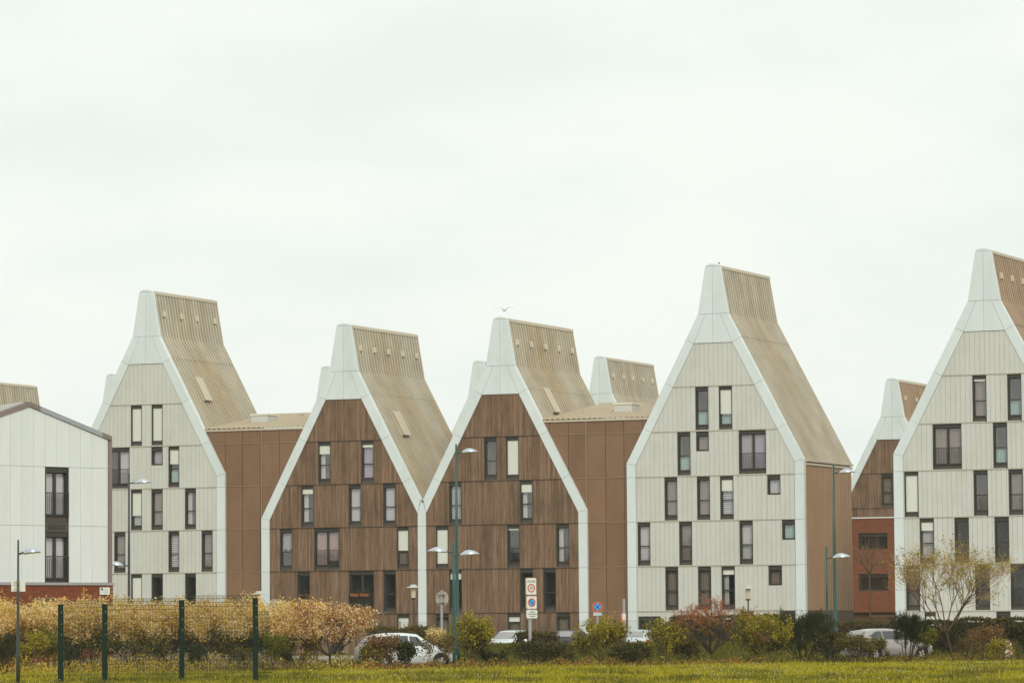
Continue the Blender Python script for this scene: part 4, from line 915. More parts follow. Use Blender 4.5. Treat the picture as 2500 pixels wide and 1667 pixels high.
# ================================================================== fences
def mesh_fence():
    d0 = 131.
    posts = [(148, d0-1.5, 1477), (256, d0-1., 1476), (444, d0, 1466), (624, d0+.6, 1461)]
    root = empty('mesh_fence', ground(400, d0)); tag(root, 'dark green welded mesh fence with thick posts at lower left', 'fence'); o_ = root.location
    P = []
    for px, dep, yt in posts:
        b = ground(px, dep)-o_; H = height(px, yt, dep); P.append((b, H))
        pm = MB().box(-.085, .085, -.06, .06, 0, H); pm.box(-.095, .095, -.07, .07, H, H+.03); q = pm.build('post', M_FENCE, root); q.location = b; q.rotation_euler = (0, 0, yaw(1, .02))
        c_ = MB()
        for z in (H-.22, H-.6, H-.95): c_.lathe([(.014, z-.014), (.018, z), (.008, z+.014)], 8, (.03, -.068, 0))
        for z in (H-.22, H-.6, H-.95): 
            k_ = MB().disc(.03, z, .016, -.07, -.061, 8).build('bolt', M_GREY, q)
    P.append((ground(660, d0+1.2)-o_, P[-1][1]-1.1))
    wm = mat('fence_wire', (.020, .036, .022), .6, .2)
    for (a, Ha), (b, Hb) in zip(P[:-1], P[1:]):
        d = b-a; ln = d.length; u = d/ln; nrm = Vector((u.y, -u.x, 0)); H = (Ha+Hb)/2+.14
        prof = [(0., .05)]
        for zc in (H-2.0, H-.22):
            if zc > .3: prof += [(0., zc-.13), (.09, zc), (0., zc+.13)]
        prof += [(0., H)]
        V = []; n = int(ln/.052); r = .0062
        for i in range(1, n):
            c = a+u*(.06+(ln-.12)*i/n)
            for (o0, z0), (o1, z1) in zip(prof[:-1], prof[1:]):
                p, q = c+nrm*o0, c+nrm*o1
                for s_ in ((u*r, u*-r), (nrm*r, nrm*-r)): V += [(p.x+s_[0].x, p.y+s_[0].y, z0), (p.x+s_[1].x, p.y+s_[1].y, z0), (q.x+s_[1].x, q.y+s_[1].y, z1), (q.x+s_[0].x, q.y+s_[0].y, z1)]
        zz = [z for _, z in prof[1:]]+[z for z in np.arange(.3, H-.5, .45)]
        for z in zz:
            off = max([.09-abs(z-zc)/.13*.09 for zc in (H-2.0, H-.22)]+[0.]); p, q = a+nrm*off, b+nrm*off
            V += [(p.x, p.y, z-.006), (q.x, q.y, z-.006), (q.x, q.y, z+.006), (p.x, p.y, z+.006)]
        o = link('mesh_panel', quads_mesh('mesh_panel', np.array(V), wm), None, root); o['kind'] = 'stuff'
mesh_fence()
def chain_fence():
    root = empty('chain_link_fence', ground(1200, 226)); tag(root, 'thin chain link fence with slim green posts in front of the timber houses', 'fence'); o_ = root.location
    xs = [870, 977, 1182, 1287, 1391, 1500, 1620]; H = 2.02; pts = [ground(x, 238-(x-870)*.012)-o_ for x in xs]; m = mat('chain_wire', (.10, .12, .10), .6); V = []
    for p in pts: MB().tube([(p.x, p.y, 0), (p.x, p.y, H+.05)], .03, 6).build('post', M_FENCE, root)
    for a, b in zip(pts[:-1], pts[1:]):
        d = b-a; u = d.normalized(); ln = d.length
        for z in (H-.03, H-.75, .1): V += [(a.x, a.y, z), (b.x, b.y, z), (b.x, b.y, z+.010), (a.x, a.y, z+.010)]
        n = int(ln/.11)
        for i in range(-int(H/.11), n):
            for sg in (1, -1):
                s0, s1 = i*.11, i*.11+H; z0, z1 = (0, H) if sg > 0 else (H, 0)
                c0, c1 = max(s0, 0), min(s1, ln)
                if c1 <= c0: continue
                za, zb = z0+(z1-z0)*(c0-s0)/H, z0+(z1-z0)*(c1-s0)/H; p, q = a+u*c0, a+u*c1
                V += [(p.x, p.y, za), (q.x, q.y, zb), (q.x, q.y, zb+.006), (p.x, p.y, za+.006)]
    o = link('wire_mesh', quads_mesh('wire_mesh', np.array(V), m), None, root); o['kind'] = 'stuff'
chain_fence()

# ================================================================== small things
t = empty('swing_frame', ground(2155, 262), yaw(1, -.1)); tag(t, 'wooden trestle play frame before the red brick base', 'play frame'); zt_ = height(2155, 1502, 262)
wd = mat('pale_timber', (.42, .30, .18), .8)
MB().box(-.82, .82, -.22, .22, zt_-.10, zt_+.04).build('beam', wd, t)
for sx in (-1, 1):
    for sy in (-1, 1): MB().tube([(sx*.62, 0, zt_-.06), (sx*(.62+.55), sy*.4, 0)], .045, 6).build('leg', wd, t); MB().tube([(sx*.5, 0, zt_-.06), (sx*.05, sy*.4, 0)], .045, 6).build('leg', wd, t)
t = empty('barrier_board', ground(2461, 192), yaw(1, .1)); tag(t, 'small upright board with red and white stripes at far right', 'barrier'); zt_ = height(2461, 1563, 192)
MB().box(-.2, .2, -.02, .02, .1, zt_).build('board', M_WHITE, t)
for i in range(4):
    bb = MB().prism(clip(clip([(-.2, .1+i*.24), (.2, .34+i*.24), (.2, .46+i*.24), (-.2, .22+i*.24)], 0, 1, zt_), 0, -1, -.1), -.026, -.021)
    if bb.v: bb.build('stripe', mat('barrier_red', (.42, .12, .06), .6), t)
for sx in (-1, 1): MB().box(sx*.15-.03, sx*.15+.03, .021, .07, 0, zt_-.1).build('foot', M_BARK, t)
t = empty('satellite_dish', (at_y(668, 1477, -.6)[0], -.35, 0)); tag(t, 'grey satellite dish at the left foot of the first timber house', 'satellite dish'); zc = float(at_y(668, 1477, -.6)[2])
dm = MB(); nn = 20; pr = [(r_, -.25+.5*r_*r_) for r_ in (0.02, .12, .24, .34, .42)]
dm.add([(r_*math.cos(2*math.pi*j/nn), yy, zc+r_*math.sin(2*math.pi*j/nn)) for r_, yy in pr for j in range(nn)], [(i*nn+j, i*nn+(j+1) % nn, (i+1)*nn+(j+1) % nn, (i+1)*nn+j) for i in range(4) for j in range(nn)])
d_ = dm.build('dish', mat('dish_grey', (.33, .29, .28), .5), t, smooth=True); MB().tube([(0, -.05, zc-.36), (0, -.5, zc-.05)], .015, 5).build('feed_arm', M_GREY, t); MB().tube([(0, -.2, zc), (0, .27, zc-.1)], .03, 6).build('bracket', M_GREY, t)
def bird(name, label, p, rz, span, flying=True, m=None):
    t = empty(name, p, rz); tag(t, label, 'bird')
    bd = MB(); prof = [(-.26, .01), (-.18, .04), (-.05, .065), (.08, .06), (.16, .035), (.20, .04), (.24, .035), (.27, .012), (.31, .004)]
    if flying: pts = [(x, 0, .02*math.sin((x+.26)*3)) for x, r in prof]
    else: pts = [(x*.6, 0, .18+x*.35) for x, r in prof]
    bd.tube(pts, [r for x, r in prof], 8).build('body', m, t, smooth=True)
    if flying:
        for s_ in (-1, 1):
            w_ = MB(); vs = []
            for f, y, z, c in ((0, .04, .03, .17), (.3, .22, .15, .16), (.6, .42, .19, .12), (1., .68, .13, .02)):
                x = .06-.14*f*f+.05*math.sin(f*3); y *= span/1.4; vs += [(x+c/2, s_*y, z+.008), (x-c/2, s_*y, z-.005), (x, s_*y, z-.012)]
            w_.add(vs, [f for i in range(3) for f in ((3*i, 3*i+3, 3*i+4, 3*i+1), (3*i, 3*i+2, 3*i+5, 3*i+3), (3*i+1, 3*i+4, 3*i+5, 3*i+2))]).build('wing', m, t, smooth=True)
        MB().add([(-.24, -.03, 0), (-.24, .03, 0), (-.36, .06, 0), (-.36, -.06, 0), (-.30, 0, .012)], [(0, 3, 2, 1), (0, 1, 4), (1, 2, 4), (2, 3, 4), (3, 0, 4)]).build('tail', m, t)
    else:
        t.scale = (.6, .6, .6)
        for s_ in (-1, 1): MB().tube([(0, s_*.02, .14), (0, s_*.025, 0)], .006, 4).build('leg', mat('bird_leg', (.3, .15, .05), .7), t)
bird('gull', 'white gull gliding above the ridge of the second timber house', Vector(at_d(1231, 758, 225)), yaw(.35, .94), 1.15, True, mat('gull_white', (.90, .90, .90), .8, trans=.4))
bird('perched_bird', 'small dark bird perched on the ridge of the tall beige house', Vector((14.05, .5, 24.31)), yaw(-.8, -.6), .3, False, mat('bird_dark', (.10, .10, .10), .8))

# ================================================================== plants
def segs_mesh(name, S, m):
    """S: list of (p0, p1, r0, r1) -> three sided twigs"""
    P0_ = np.array([s_[0] for s_ in S]); P1_ = np.array([s_[1] for s_ in S]); R0_ = np.array([s_[2] for s_ in S])[:, None]; R1_ = np.array([s_[3] for s_ in S])[:, None]
    d = P1_-P0_; d /= np.linalg.norm(d, axis=1)[:, None]+1e-9; ref = np.where(np.abs(d[:, 2:3]) < .9, np.array([[0, 0, 1.]]), np.array([[1., 0, 0]]))
    a = np.cross(d, ref); a /= np.linalg.norm(a, axis=1)[:, None]+1e-9; b = np.cross(d, a); V = []
    ring = [(a*math.cos(t)+b*math.sin(t)) for t in (0, 2.094, 4.189)]
    for i in range(3):
        j = (i+1) % 3; V.append(np.stack([P0_+ring[i]*R0_, P0_+ring[j]*R0_, P1_+ring[j]*R1_, P1_+ring[i]*R1_], axis=1))
    return quads_mesh(name, np.concatenate(V).reshape(-1, 3), m)
def leaves_mesh(name, C, size, m, aspect=.55, rng=RNG, up=.0):
    n = len(C); a = rng.normal(size=(n, 3)); a[:, 2] += up; a /= np.linalg.norm(a, axis=1)[:, None]; r_ = rng.normal(size=(n, 3)); b = np.cross(a, r_); b /= np.linalg.norm(b, axis=1)[:, None]
    s_ = (size*rng.uniform(.6, 1.4, n))[:, None]; V = np.stack([C-a*s_, C+b*s_*aspect, C+a*s_, C-b*s_*aspect], axis=1).reshape(-1, 3); return quads_mesh(name, V, m)
def skeleton(rng, stems, H, Wd, levels=3, kids=3, lean=.5, r=.03, wob=.25, upw=.35, trunk=0., shrinkf=.62):
    S = []; T = []
    def grow(p, d, ln, rad, lv):
        n = 3; q = p
        for i in range(n):
            d = d+rng.normal(0, wob, 3)*.5+np.array([0, 0, upw*.12]); d /= np.linalg.norm(d); q2 = q+d*ln/n; r0 = rad*(1-.3*i/n); r1 = rad*(1-.3*(i+1)/n); S.append((q, q2, r0, r1, lv))
            if lv > 0 and i > 0:
                for k in range(kids if i == n-1 else max(1, kids-2)):
                    dd = d+rng.normal(0, .62, 3)+np.array([0, 0, upw]); dd /= np.linalg.norm(dd); grow(q2, dd, ln*shrinkf*rng.uniform(.7, 1.15), r1*.62, lv-1)
            q = q2
        if lv == 0: T.append(q)
    if trunk > 0:
        base = np.zeros(3); top = np.array([rng.normal(0, .08), rng.normal(0, .08), trunk]); S.append((base, top, r*1.5, r*1.15, 9))
    else: top = np.zeros(3)
    for i in range(stems):
        a = 2*math.pi*(i+rng.uniform(-.3, .3))/stems; l_ = lean*rng.uniform(.5, 1.2); d = np.array([math.cos(a)*l_, math.sin(a)*l_, 1.]); d /= np.linalg.norm(d)
        grow(top+np.array([math.cos(a), math.sin(a), 0])*(.05 if trunk else .12), d, 1.0, r, levels-1)
    A = np.array([s_[1] for s_ in S]); zx = np.percentile(A[:, 2], 99); rx = np.percentile(np.hypot(A[:, 0], A[:, 1]), 95); k = np.array([Wd/2/rx, Wd/2/rx, H/zx])
    return [(s_[0]*k, s_[1]*k, s_[2], s_[3], s_[4]) for s_ in S], np.array(T)*k
KIND = {}
def leafm(k): return KIND[k]
KIND['yellow'] = ramp_mat('yellow_green_leaf', [(.12, .11, .012), (.25, .22, .020), (.38, .32, .030), (.46, .38, .05)])
KIND['green'] = ramp_mat('fresh_green_leaf', [(.07, .085, .012), (.15, .165, .018), (.25, .24, .03)])
KIND['olive'] = ramp_mat('olive_leaf', [(.05, .045, .015), (.11, .09, .025), (.17, .13, .04), (.20, .13, .05)])
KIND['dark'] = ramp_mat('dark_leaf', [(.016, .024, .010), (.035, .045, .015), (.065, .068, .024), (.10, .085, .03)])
KIND['broom'] = ramp_mat('broom_needle', [(.022, .030, .010), (.045, .052, .016), (.08, .075, .024)])
KIND['blossom'] = ramp_mat('cream_blossom', [(.80, .54, .22), (.92, .70, .33), (.97, .85, .52), (.99, .93, .74)], trans=.5)
KIND['ochre'] = ramp_mat('ochre_leaf', [(.32, .21, .02), (.54, .37, .035), (.70, .50, .06), (.62, .34, .10)])
KIND['rust'] = ramp_mat('rust_bud', [(.24, .085, .035), (.40, .15, .06), (.54, .25, .11)])
KIND['hedge'] = ramp_mat('hedge_leaf', [(.02, .024, .008), (.055, .055, .014), (.13, .10, .022), (.20, .14, .035)])
def shrub(name, label, px, dep, wpx, ytop, leaf, n, size, stems=7, lean=.6, seed=0, twig=None, r=.022, levels=4, kids=3, jit=.075, extra=None, cat='shrub', group='shrubs along the road', z0=0., trunk=0., low=.0, upw=.35, wob=.25, up=0., aspect=.55, bark=None):
    if 166 < dep < 185 and px > 740: dep -= 7.
    rng = np.random.default_rng(1000+seed); b = ground(px, dep); H = height(px, ytop, dep); Wd = wpx*dep/FPX
    t = empty(name, b, rng.uniform(0, 6.28)); tag(t, label, cat, group)
    S, T = skeleton(rng, stems, H*.97, Wd*.95, levels, kids, lean, r, upw=upw, trunk=trunk, wob=wob)
    big = [s_ for s_ in S if s_[4] >= 2]; thin = [s_ for s_ in S if s_[4] < 2]
    link('trunk' if trunk else 'stems', segs_mesh('stems', big, bark or (M_BARKD if twig is not M_TWIGB else M_BARK)), None, t); link('twigs', segs_mesh('twigs', thin, twig or M_BARKD), None, t)['kind'] = 'stuff'
    fine = [s_ for s_ in S if s_[4] <= 1 and s_[1][2] > low*H]
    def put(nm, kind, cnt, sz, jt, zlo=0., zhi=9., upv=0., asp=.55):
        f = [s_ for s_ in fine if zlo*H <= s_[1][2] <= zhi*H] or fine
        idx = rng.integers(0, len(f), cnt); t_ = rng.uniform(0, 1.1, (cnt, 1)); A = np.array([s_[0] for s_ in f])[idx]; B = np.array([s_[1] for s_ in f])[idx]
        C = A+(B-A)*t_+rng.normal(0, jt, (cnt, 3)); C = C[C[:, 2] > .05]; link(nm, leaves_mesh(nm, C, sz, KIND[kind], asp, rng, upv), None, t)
    put('foliage', leaf, n, size, jit, upv=up, asp=aspect)
    for e in (extra or []): put(*e)
    return t
# --- cream flowering shrubs behind the mesh fence
fl = [(-25, 167, 165, 1470, 'cream flowering shrub cut by the left edge'), (60, 168, 170, 1468, 'cream flowering shrub behind the leftmost lamp'), (150, 167, 170, 1466, 'cream flowering shrub behind the leftmost fence post'),
      (238, 169, 170, 1462, 'cream flowering shrub behind the second fence post'), (325, 167, 170, 1472, 'cream flowering shrub behind the widest fence panel, left half'), (405, 168, 170, 1468, 'cream flowering shrub just left of the third fence post'),
      (490, 167, 170, 1464, 'cream flowering shrub just right of the third fence post'), (572, 169, 170, 1462, 'cream flowering shrub just left of the last fence post'), (655, 168, 170, 1468, 'cream flowering shrub just right of the last fence post'),
      (728, 171, 150, 1472, 'cream flowering shrub left of the rust coloured shrub')]
for i, (px, dep, wp, yt, lb) in enumerate(fl):
    shrub('flowering_shrub', lb, px, dep, wp*1.12, yt, 'blossom', 10500, .046, 12, .6, seed=i, twig=M_TWIGB, jit=.12, low=.30, group='cream flowering shrubs behind the fence', levels=4,
          extra=[('leaves', 'ochre', 6500, .05, .14, .22), ('low_leaves', 'olive', 2600, .06, .20, .06, .45), ('green_leaves', 'green', 1500, .05, .18, .06, .42)])
# --- small plants in front of them
shrub('broom_shrub', 'dark broom at the lower left corner', 12, 155, 100, 1545, 'broom', 2200, .09, 8, .5, seed=21, group='broom shrubs', up=2.2, aspect=.10, jit=.07)
shrub('young_shrub', 'light green young shrub right of the leftmost lamp', 82, 156, 85, 1540, 'yellow', 1300, .045, 5, .5, seed=22, twig=M_TWIGB)
shrub('young_shrub', 'light green young shrub left of the first fence post', 122, 157, 75, 1535, 'green', 1200, .045, 5, .5, seed=23, twig=M_TWIGB)
shrub('young_shrub', 'dark green sapling behind the second fence panel', 176, 157, 55, 1575, 'dark', 800, .045, 4, .4, seed=24)
shrub('young_shrub', 'green sapling just right of the second fence post', 343, 158, 80, 1575, 'olive', 900, .045, 4, .5, seed=25)
shrub('young_shrub', 'dark green sapling right of the third fence post', 478, 159, 60, 1570, 'dark', 1000, .045, 4, .4, seed=26)
shrub('young_shrub', 'olive sapling before the soil bed left of the last fence post', 595, 160, 65, 1580, 'olive', 700, .045, 4, .4, seed=27)
shrub('young_shrub', 'fresh green sapling right of the last fence post', 668, 162, 75, 1543, 'green', 1500, .045, 4, .4, seed=28)
shrub('young_shrub', 'small dark sapling between last fence post and rust coloured shrub', 700, 163, 45, 1588, 'dark', 500, .045, 3, .4, seed=29)
shrub('young_shrub', 'small twiggy sapling beside the rust shrub trunk', 735, 164, 50, 1592, 'olive', 350, .04, 3, .5, seed=30)
# --- rust coloured shrub tree
shrub('rust_shrub', 'large rust twigged shrub with cream blossom left of the nearest white car', 805, 172, 265, 1465, 'rust', 5200, .038, 6, 1.0, seed=41, twig=M_TWIGR, r=.04, levels=5, trunk=.55, jit=.09, low=.30, group='rust twigged shrubs',
      extra=[('blossom', 'blossom', 2600, .045, .12, .42), ('leaves', 'ochre', 1500, .045, .12, .35)])
# --- in front of the nearest car
shrub('shrub', 'rusty brown shrub over the tail of the nearest white car', 938, 168.2, 105, 1550, 'rust', 1200, .045, 8, .5, seed=51, twig=M_TWIGB, extra=[('leaves', 'olive', 1700, .05, .10)])
shrub('shrub', 'dark green shrub before the middle of the nearest white car', 992, 168.0, 75, 1568, 'dark', 2300, .05, 7, .4, seed=52)
shrub('shrub', 'low yellow green shrub under the tail of the nearest white car', 898, 168, 75, 1575, 'olive', 1000, .045, 6, .5, seed=53, extra=[('leaves', 'yellow', 500, .045, .1)])
shrub('shrub', 'sparse twiggy shrub before the bonnet of the nearest white car', 1076, 168, 115, 1548, 'olive', 1100, .045, 8, .7, seed=54, twig=M_TWIGB, r=.016)
# --- row along the lawn edge
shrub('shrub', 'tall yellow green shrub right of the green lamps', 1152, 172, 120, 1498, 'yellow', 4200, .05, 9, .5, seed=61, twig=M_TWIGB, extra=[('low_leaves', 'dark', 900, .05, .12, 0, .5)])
shrub('shrub', 'dark low shrub below the tall yellow green one', 1200, 173, 85, 1592, 'dark', 1300, .045, 7, .6, seed=62)
shrub('shrub', 'dark round shrub below the zone 30 sign', 1315, 173, 150, 1562, 'dark', 3800, .045, 10, .7, seed=63, extra=[('leaves', 'olive', 1300, .045, .1)])
shrub('shrub', 'olive shrub right of the dark round one', 1366, 176, 80, 1574, 'olive', 1400, .048, 8, .6, seed=64)
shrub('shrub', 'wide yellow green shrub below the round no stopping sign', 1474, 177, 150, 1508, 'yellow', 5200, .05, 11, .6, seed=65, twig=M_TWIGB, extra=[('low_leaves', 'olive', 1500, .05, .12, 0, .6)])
shrub('shrub', 'dark round shrub below the pale silver car', 1545, 174, 135, 1570, 'dark', 2800, .045, 10, .7, seed=66, extra=[('leaves', 'olive', 900, .045, .1)])
shrub('shrub', 'yellow green shrub right of the pale silver car', 1625, 177, 120, 1512, 'yellow', 3000, .05, 9, .6, seed=67, twig=M_TWIGB, extra=[('low_leaves', 'olive', 1300, .05, .12)])
shrub('rust_shrub', 'bare rust twigged shrub with dark trunk before the tall beige house', 1735, 178, 250, 1452, 'rust', 2200, .034, 8, .8, seed=68, twig=M_TWIGR, r=.055, levels=4, trunk=.5, jit=.05, group='rust twigged shrubs', extra=[('leaves', 'olive', 800, .045, .1, .2, .6)])
shrub('shrub', 'dim green undergrowth at the foot of the bare rust shrub', 1668, 178, 80, 1560, 'olive', 1300, .05, 7, .6, seed=69, extra=[('leaves', 'dark', 500, .05, .12)])
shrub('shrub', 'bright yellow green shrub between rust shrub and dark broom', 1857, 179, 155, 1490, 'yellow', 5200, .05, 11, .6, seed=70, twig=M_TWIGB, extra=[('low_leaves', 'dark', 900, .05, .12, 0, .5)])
shrub('broom_shrub', 'wide dark broom left of the shorter right lamp', 1962, 181, 200, 1492, 'broom', 9500, .11, 14, .9, seed=71, group='broom shrubs', up=2.4, aspect=.09, jit=.06, r=.03)
shrub('shrub', 'mixed green shrub at the foot of the two right lamps', 2032, 179, 85, 1540, 'dark', 1600, .05, 7, .5, seed=72, extra=[('leaves', 'olive', 700, .045, .12)])
shrub('shrub', 'mixed green shrub before the tail of the silver estate', 2085, 178, 95, 1548, 'olive', 2300, .045, 7, .5, seed=73, twig=M_TWIGB, extra=[('leaves', 'green', 900, .045, .1)])
shrub('shrub', 'small olive shrub before the rear door of the silver estate', 2136, 179, 75, 1556, 'olive', 1300, .045, 6, .5, seed=74, extra=[('leaves', 'green', 500, .045, .1)])
shrub('broom_shrub', 'upright dark broom before the bonnet of the silver estate', 2218, 180, 90, 1494, 'broom', 5200, .11, 10, .42, seed=75, group='broom shrubs', up=2.6, aspect=.09, jit=.05, low=.3)
shrub('shrub', 'fresh green shrub right of the upright broom', 2262, 183, 62, 1530, 'green', 1800, .045, 7, .4, seed=76, extra=[('leaves', 'yellow', 600, .045, .1)])
shrub('flowering_tree', 'small tree with red brown branches and sparse yellow leaves before the right beige house', 2330, 178, 350, 1315, 'yellow', 3600, .042, 9, .95, seed=77, twig=mat('tan_twig', (.36, .23, .14), .8), bark=M_BARK, r=.032, levels=4, kids=4, trunk=.75, jit=.07, low=.25, upw=.5, wob=.2, cat='tree', group='small trees', extra=[('ochre_leaves', 'ochre', 900, .036, .06, .3)])
shrub('shrub', 'brown twiggy shrub right of the small yellow tree', 2402, 184, 120, 1525, 'olive', 1800, .045, 9, .6, seed=78, twig=M_TWIGB, extra=[('leaves', 'rust', 700, .04, .1)])
shrub('shrub', 'dark green shrub at the right edge', 2488, 188, 90, 1512, 'dark', 3000, .05, 9, .5, seed=79, extra=[('leaves', 'olive', 600, .045, .1)])
shrub('shrub', 'yellow green shrub before the striped board', 2440, 181, 60, 1560, 'yellow', 900, .045, 6, .5, seed=80, twig=M_TWIGB)
shrub('shrub', 'twiggy olive shrub at the foot of the yellow tree', 2365, 181, 70, 1555, 'olive', 900, .045, 7, .6, seed=81, twig=M_TWIGB)
shrub('bare_tree', 'slim bare tree before the red brick base', 2127, 262, 110, 1298, 'rust', 120, .03, 7, 1.4, seed=82, twig=mat('pale_bark', (.36, .26, .18), .9), bark=mat('pale_bark', (.36, .26, .18), .9), r=.05, levels=4, trunk=3.9, jit=.05, cat='tree', group='small trees', upw=.1)
shrub('flowering_shrub', 'cream flowering shrub behind the roof of the nearest white car', 1066, 205, 66, 1530, 'blossom', 900, .05, 7, .5, seed=83, twig=M_TWIGB, extra=[('leaves', 'ochre', 600, .05, .12)], group='flowering shrubs by the parking')
shrub('shrub', 'round olive shrub behind the roof of the nearest white car', 1012, 226, 60, 1523, 'olive', 1500, .055, 8, .6, seed=84)
shrub('rust_shrub', 'thin rust twigs rising behind the cream blossom and before the first timber house', 765, 188, 150, 1446, 'rust', 1300, .034, 9, .5, seed=85, twig=M_TWIGR, r=.03, levels=4, jit=.04, group='rust twigged shrubs')
for i, px in enumerate((1786, 1826)):
    shrub('low_shrub', ('dark low tuft under the rust shrub, left of two', 'dark low tuft under the rust shrub, right of two')[i], px, 180, 32-6*i, 1612, 'dark', 420, .04, 5, .8, seed=90+i, r=.012)
# --- ground cover between the shrubs
def cover(name, label, px0, px1, dfun, spread, n, hmax, kinds, seed):
    rng = np.random.default_rng(seed); px = rng.uniform(px0, px1, n); dep = dfun(px)+rng.uniform(0, spread, n); P = CAM[None, :2]+HH[None, :2]*dep[:, None]+RH[None, :2]*((px-1250)/FPX*dep)[:, None]
    hm_ = hmax*(.35+.65*np.abs(np.sin(P[:, 0]*.9+1.3*np.sin(P[:, 0]*.37))*np.sin(P[:, 0]*2.3+P[:, 1]))); C = np.stack([P[:, 0], P[:, 1], .03+hm_*rng.uniform(0, 1, n)**1.3], 1); k = len(kinds)
    me = leaves_mesh(name, C, .05, KIND[kinds[0]], .5, rng, .6)
    for q in kinds[1:]: me.materials.append(KIND[q])
    me.polygons.foreach_set('material_index', ((np.sin(P[:, 0]*.8)+np.sin(P[:, 0]*.31+2)+rng.normal(0, .8, n)+2.5)/5*k).astype(np.int32).clip(0, k-1)); o = link(name, me); tag(o, label, 'undergrowth', kind='stuff')
edge_ = lambda p: np.interp(p, [-700, 300, 700, 1000, 1300, 1600, 2000, 2500, 3200], [147, 150, 154, 158, 162, 165.5, 170, 175, 180.])
cover('roadside_undergrowth', 'low mixed undergrowth between the shrubs at the lawn edge', 860, 2650, lambda p: edge_(p)+.2, 5., 12000, .5, ['dark', 'olive', 'yellow', 'rust', 'green'], 401)
cover('hedge_undergrowth', 'low yellow green undergrowth below the cream flowering shrubs', -150, 900, lambda p: edge_(p)+4., 8., 12000, .8, ['olive', 'yellow', 'ochre', 'green'], 402)
# --- clipped hedges
def hedge(label, pa, da, pb, db, wdt, H, n, seed, kind='hedge'):
    rng = np.random.default_rng(seed); A, B = ground(pa, da), ground(pb, db); d = B-A; ln = d.length; t = empty('clipped_hedge', A, math.atan2(d.y, d.x)); tag(t, label, 'hedge', 'clipped hedges')
    MB().add([(0.1, -wdt/2+.12, 0), (ln-.1, -wdt/2+.12, 0), (ln-.1, wdt/2-.12, 0), (.1, wdt/2-.12, 0), (.1, -wdt/2+.12, H-.12), (ln-.1, -wdt/2+.12, H-.12), (ln-.1, wdt/2-.12, H-.12), (.1, wdt/2-.12, H-.12)], [(4, 5, 6, 7), (0, 1, 5, 4), (1, 2, 6, 5), (2, 3, 7, 6), (3, 0, 4, 7)]).build('branches', M_BARKD, t)
    f = rng.integers(0, 3, n); U = rng.uniform(0, ln, n); s_ = rng.uniform(-wdt/2, wdt/2, n); Z = rng.uniform(.02, H, n); C = np.stack([U, np.where(f == 0, s_, -wdt/2), np.where(f == 0, H, Z)], axis=1); e = f == 2; C[e] = np.stack([np.where(rng.random(e.sum()) < .5, 0, ln), s_[e], Z[e]], axis=1)
    C += rng.normal(0, .055, (n, 3)); C[:, 2] = np.abs(C[:, 2])+.05*np.sin(C[:, 0]*2.3); link('foliage', leaves_mesh('foliage', C, .055, KIND[kind], .6, rng), None, t)
hedge('clipped hedge beside the small white car, behind the zone 30 sign', 1270, 226, 1352, 224, .9, 1.33, 3200, 201)
hedge('long low hedge behind the roof of the nearest white car', 905, 236, 1060, 234, 1.0, 1.62, 3600, 202)
hedge('long hedge at the foot of the tall beige house', 1650, 226, 1915, 222, 1.2, 2.15, 8500, 203)
hedge('dark clipped hedge behind the trunk of the small yellow tree', 2255, 199, 2345, 198, 1.2, 1.75, 4500, 204, 'dark')
hedge('long hedge at the foot of the right beige house', 2345, 206, 2560, 203, 1.2, 1.9, 7000, 205)
hedge('hedge between the bronze side wall and the brick base', 1985, 224, 2200, 220, 1.2, 1.75, 6500, 206)
# --- grass and daisies
def ground_np(px, dep): lat = (px-1250)/FPX*dep; return CAM[None, :2]+HH[None, :2]*dep[:, None]+RH[None, :2]*lat[:, None]
def blades(name, label, px0, px1, d0, d1, n, h0, h1, wdt, m, seed, zfun=None, clump=True, m2=None):
    rng = np.random.default_rng(seed); px = rng.uniform(px0, px1, n); dep = d0(px)+(d1(px)-d0(px))*rng.uniform(0, 1, n) if callable(d0) else rng.uniform(d0, d1, n); P = ground_np(px, dep)
    c = .5+.5*np.sin(P[:, 0]*.9+np.sin(P[:, 1]*.6)*2)*np.sin(P[:, 1]*.8+np.sin(P[:, 0]*.5)*2); h = (h0+(h1-h0)*rng.uniform(0, 1, n)**2)*(.6+.7*c if clump else 1); a = rng.uniform(0, 6.28, n); z = np.zeros(n) if zfun is None else zfun(px, dep)
    dx = np.cos(a)*wdt*rng.uniform(.5, 1.3, n); dy = np.sin(a)*wdt*rng.uniform(.5, 1.3, n); b = np.stack([P[:, 0], P[:, 1], z], 1); lean = rng.normal(0, .35, (n, 2))*h[:, None]
    V = np.stack([b+np.stack([dx, dy, 0*z], 1), b-np.stack([dx, dy, 0*z], 1), b+np.stack([lean[:, 0], lean[:, 1], h], 1)], axis=1).reshape(-1, 3)
    me = quads_mesh(name, V, m, 3)
    if m2 is not None:
        f = np.sin(P[:, 0]*.31+1.7*np.sin(P[:, 1]*.13))*np.sin(P[:, 1]*.19+1.3*np.sin(P[:, 0]*.23))+.5*np.sin(P[:, 0]*1.1+P[:, 1]*.5)+rng.normal(0, .35, n)
        me.materials.append(m2); me.polygons.foreach_set('material_index', (f > .25).astype(np.int32))
    o = link(name, me); tag(o, label, name.replace('_', ' '), kind='stuff'); return o
M_BLADE = ramp_mat('grass_blade', [(.18, .175, .008), (.31, .285, .012), (.45, .395, .022), (.58, .48, .06)], trans=.3)
far_edge = lambda px: np.interp(px, [-700, 300, 700, 1000, 1300, 1600, 2000, 2500, 3200], [147, 150, 154, 158, 162, 165.5, 170, 175, 180.])
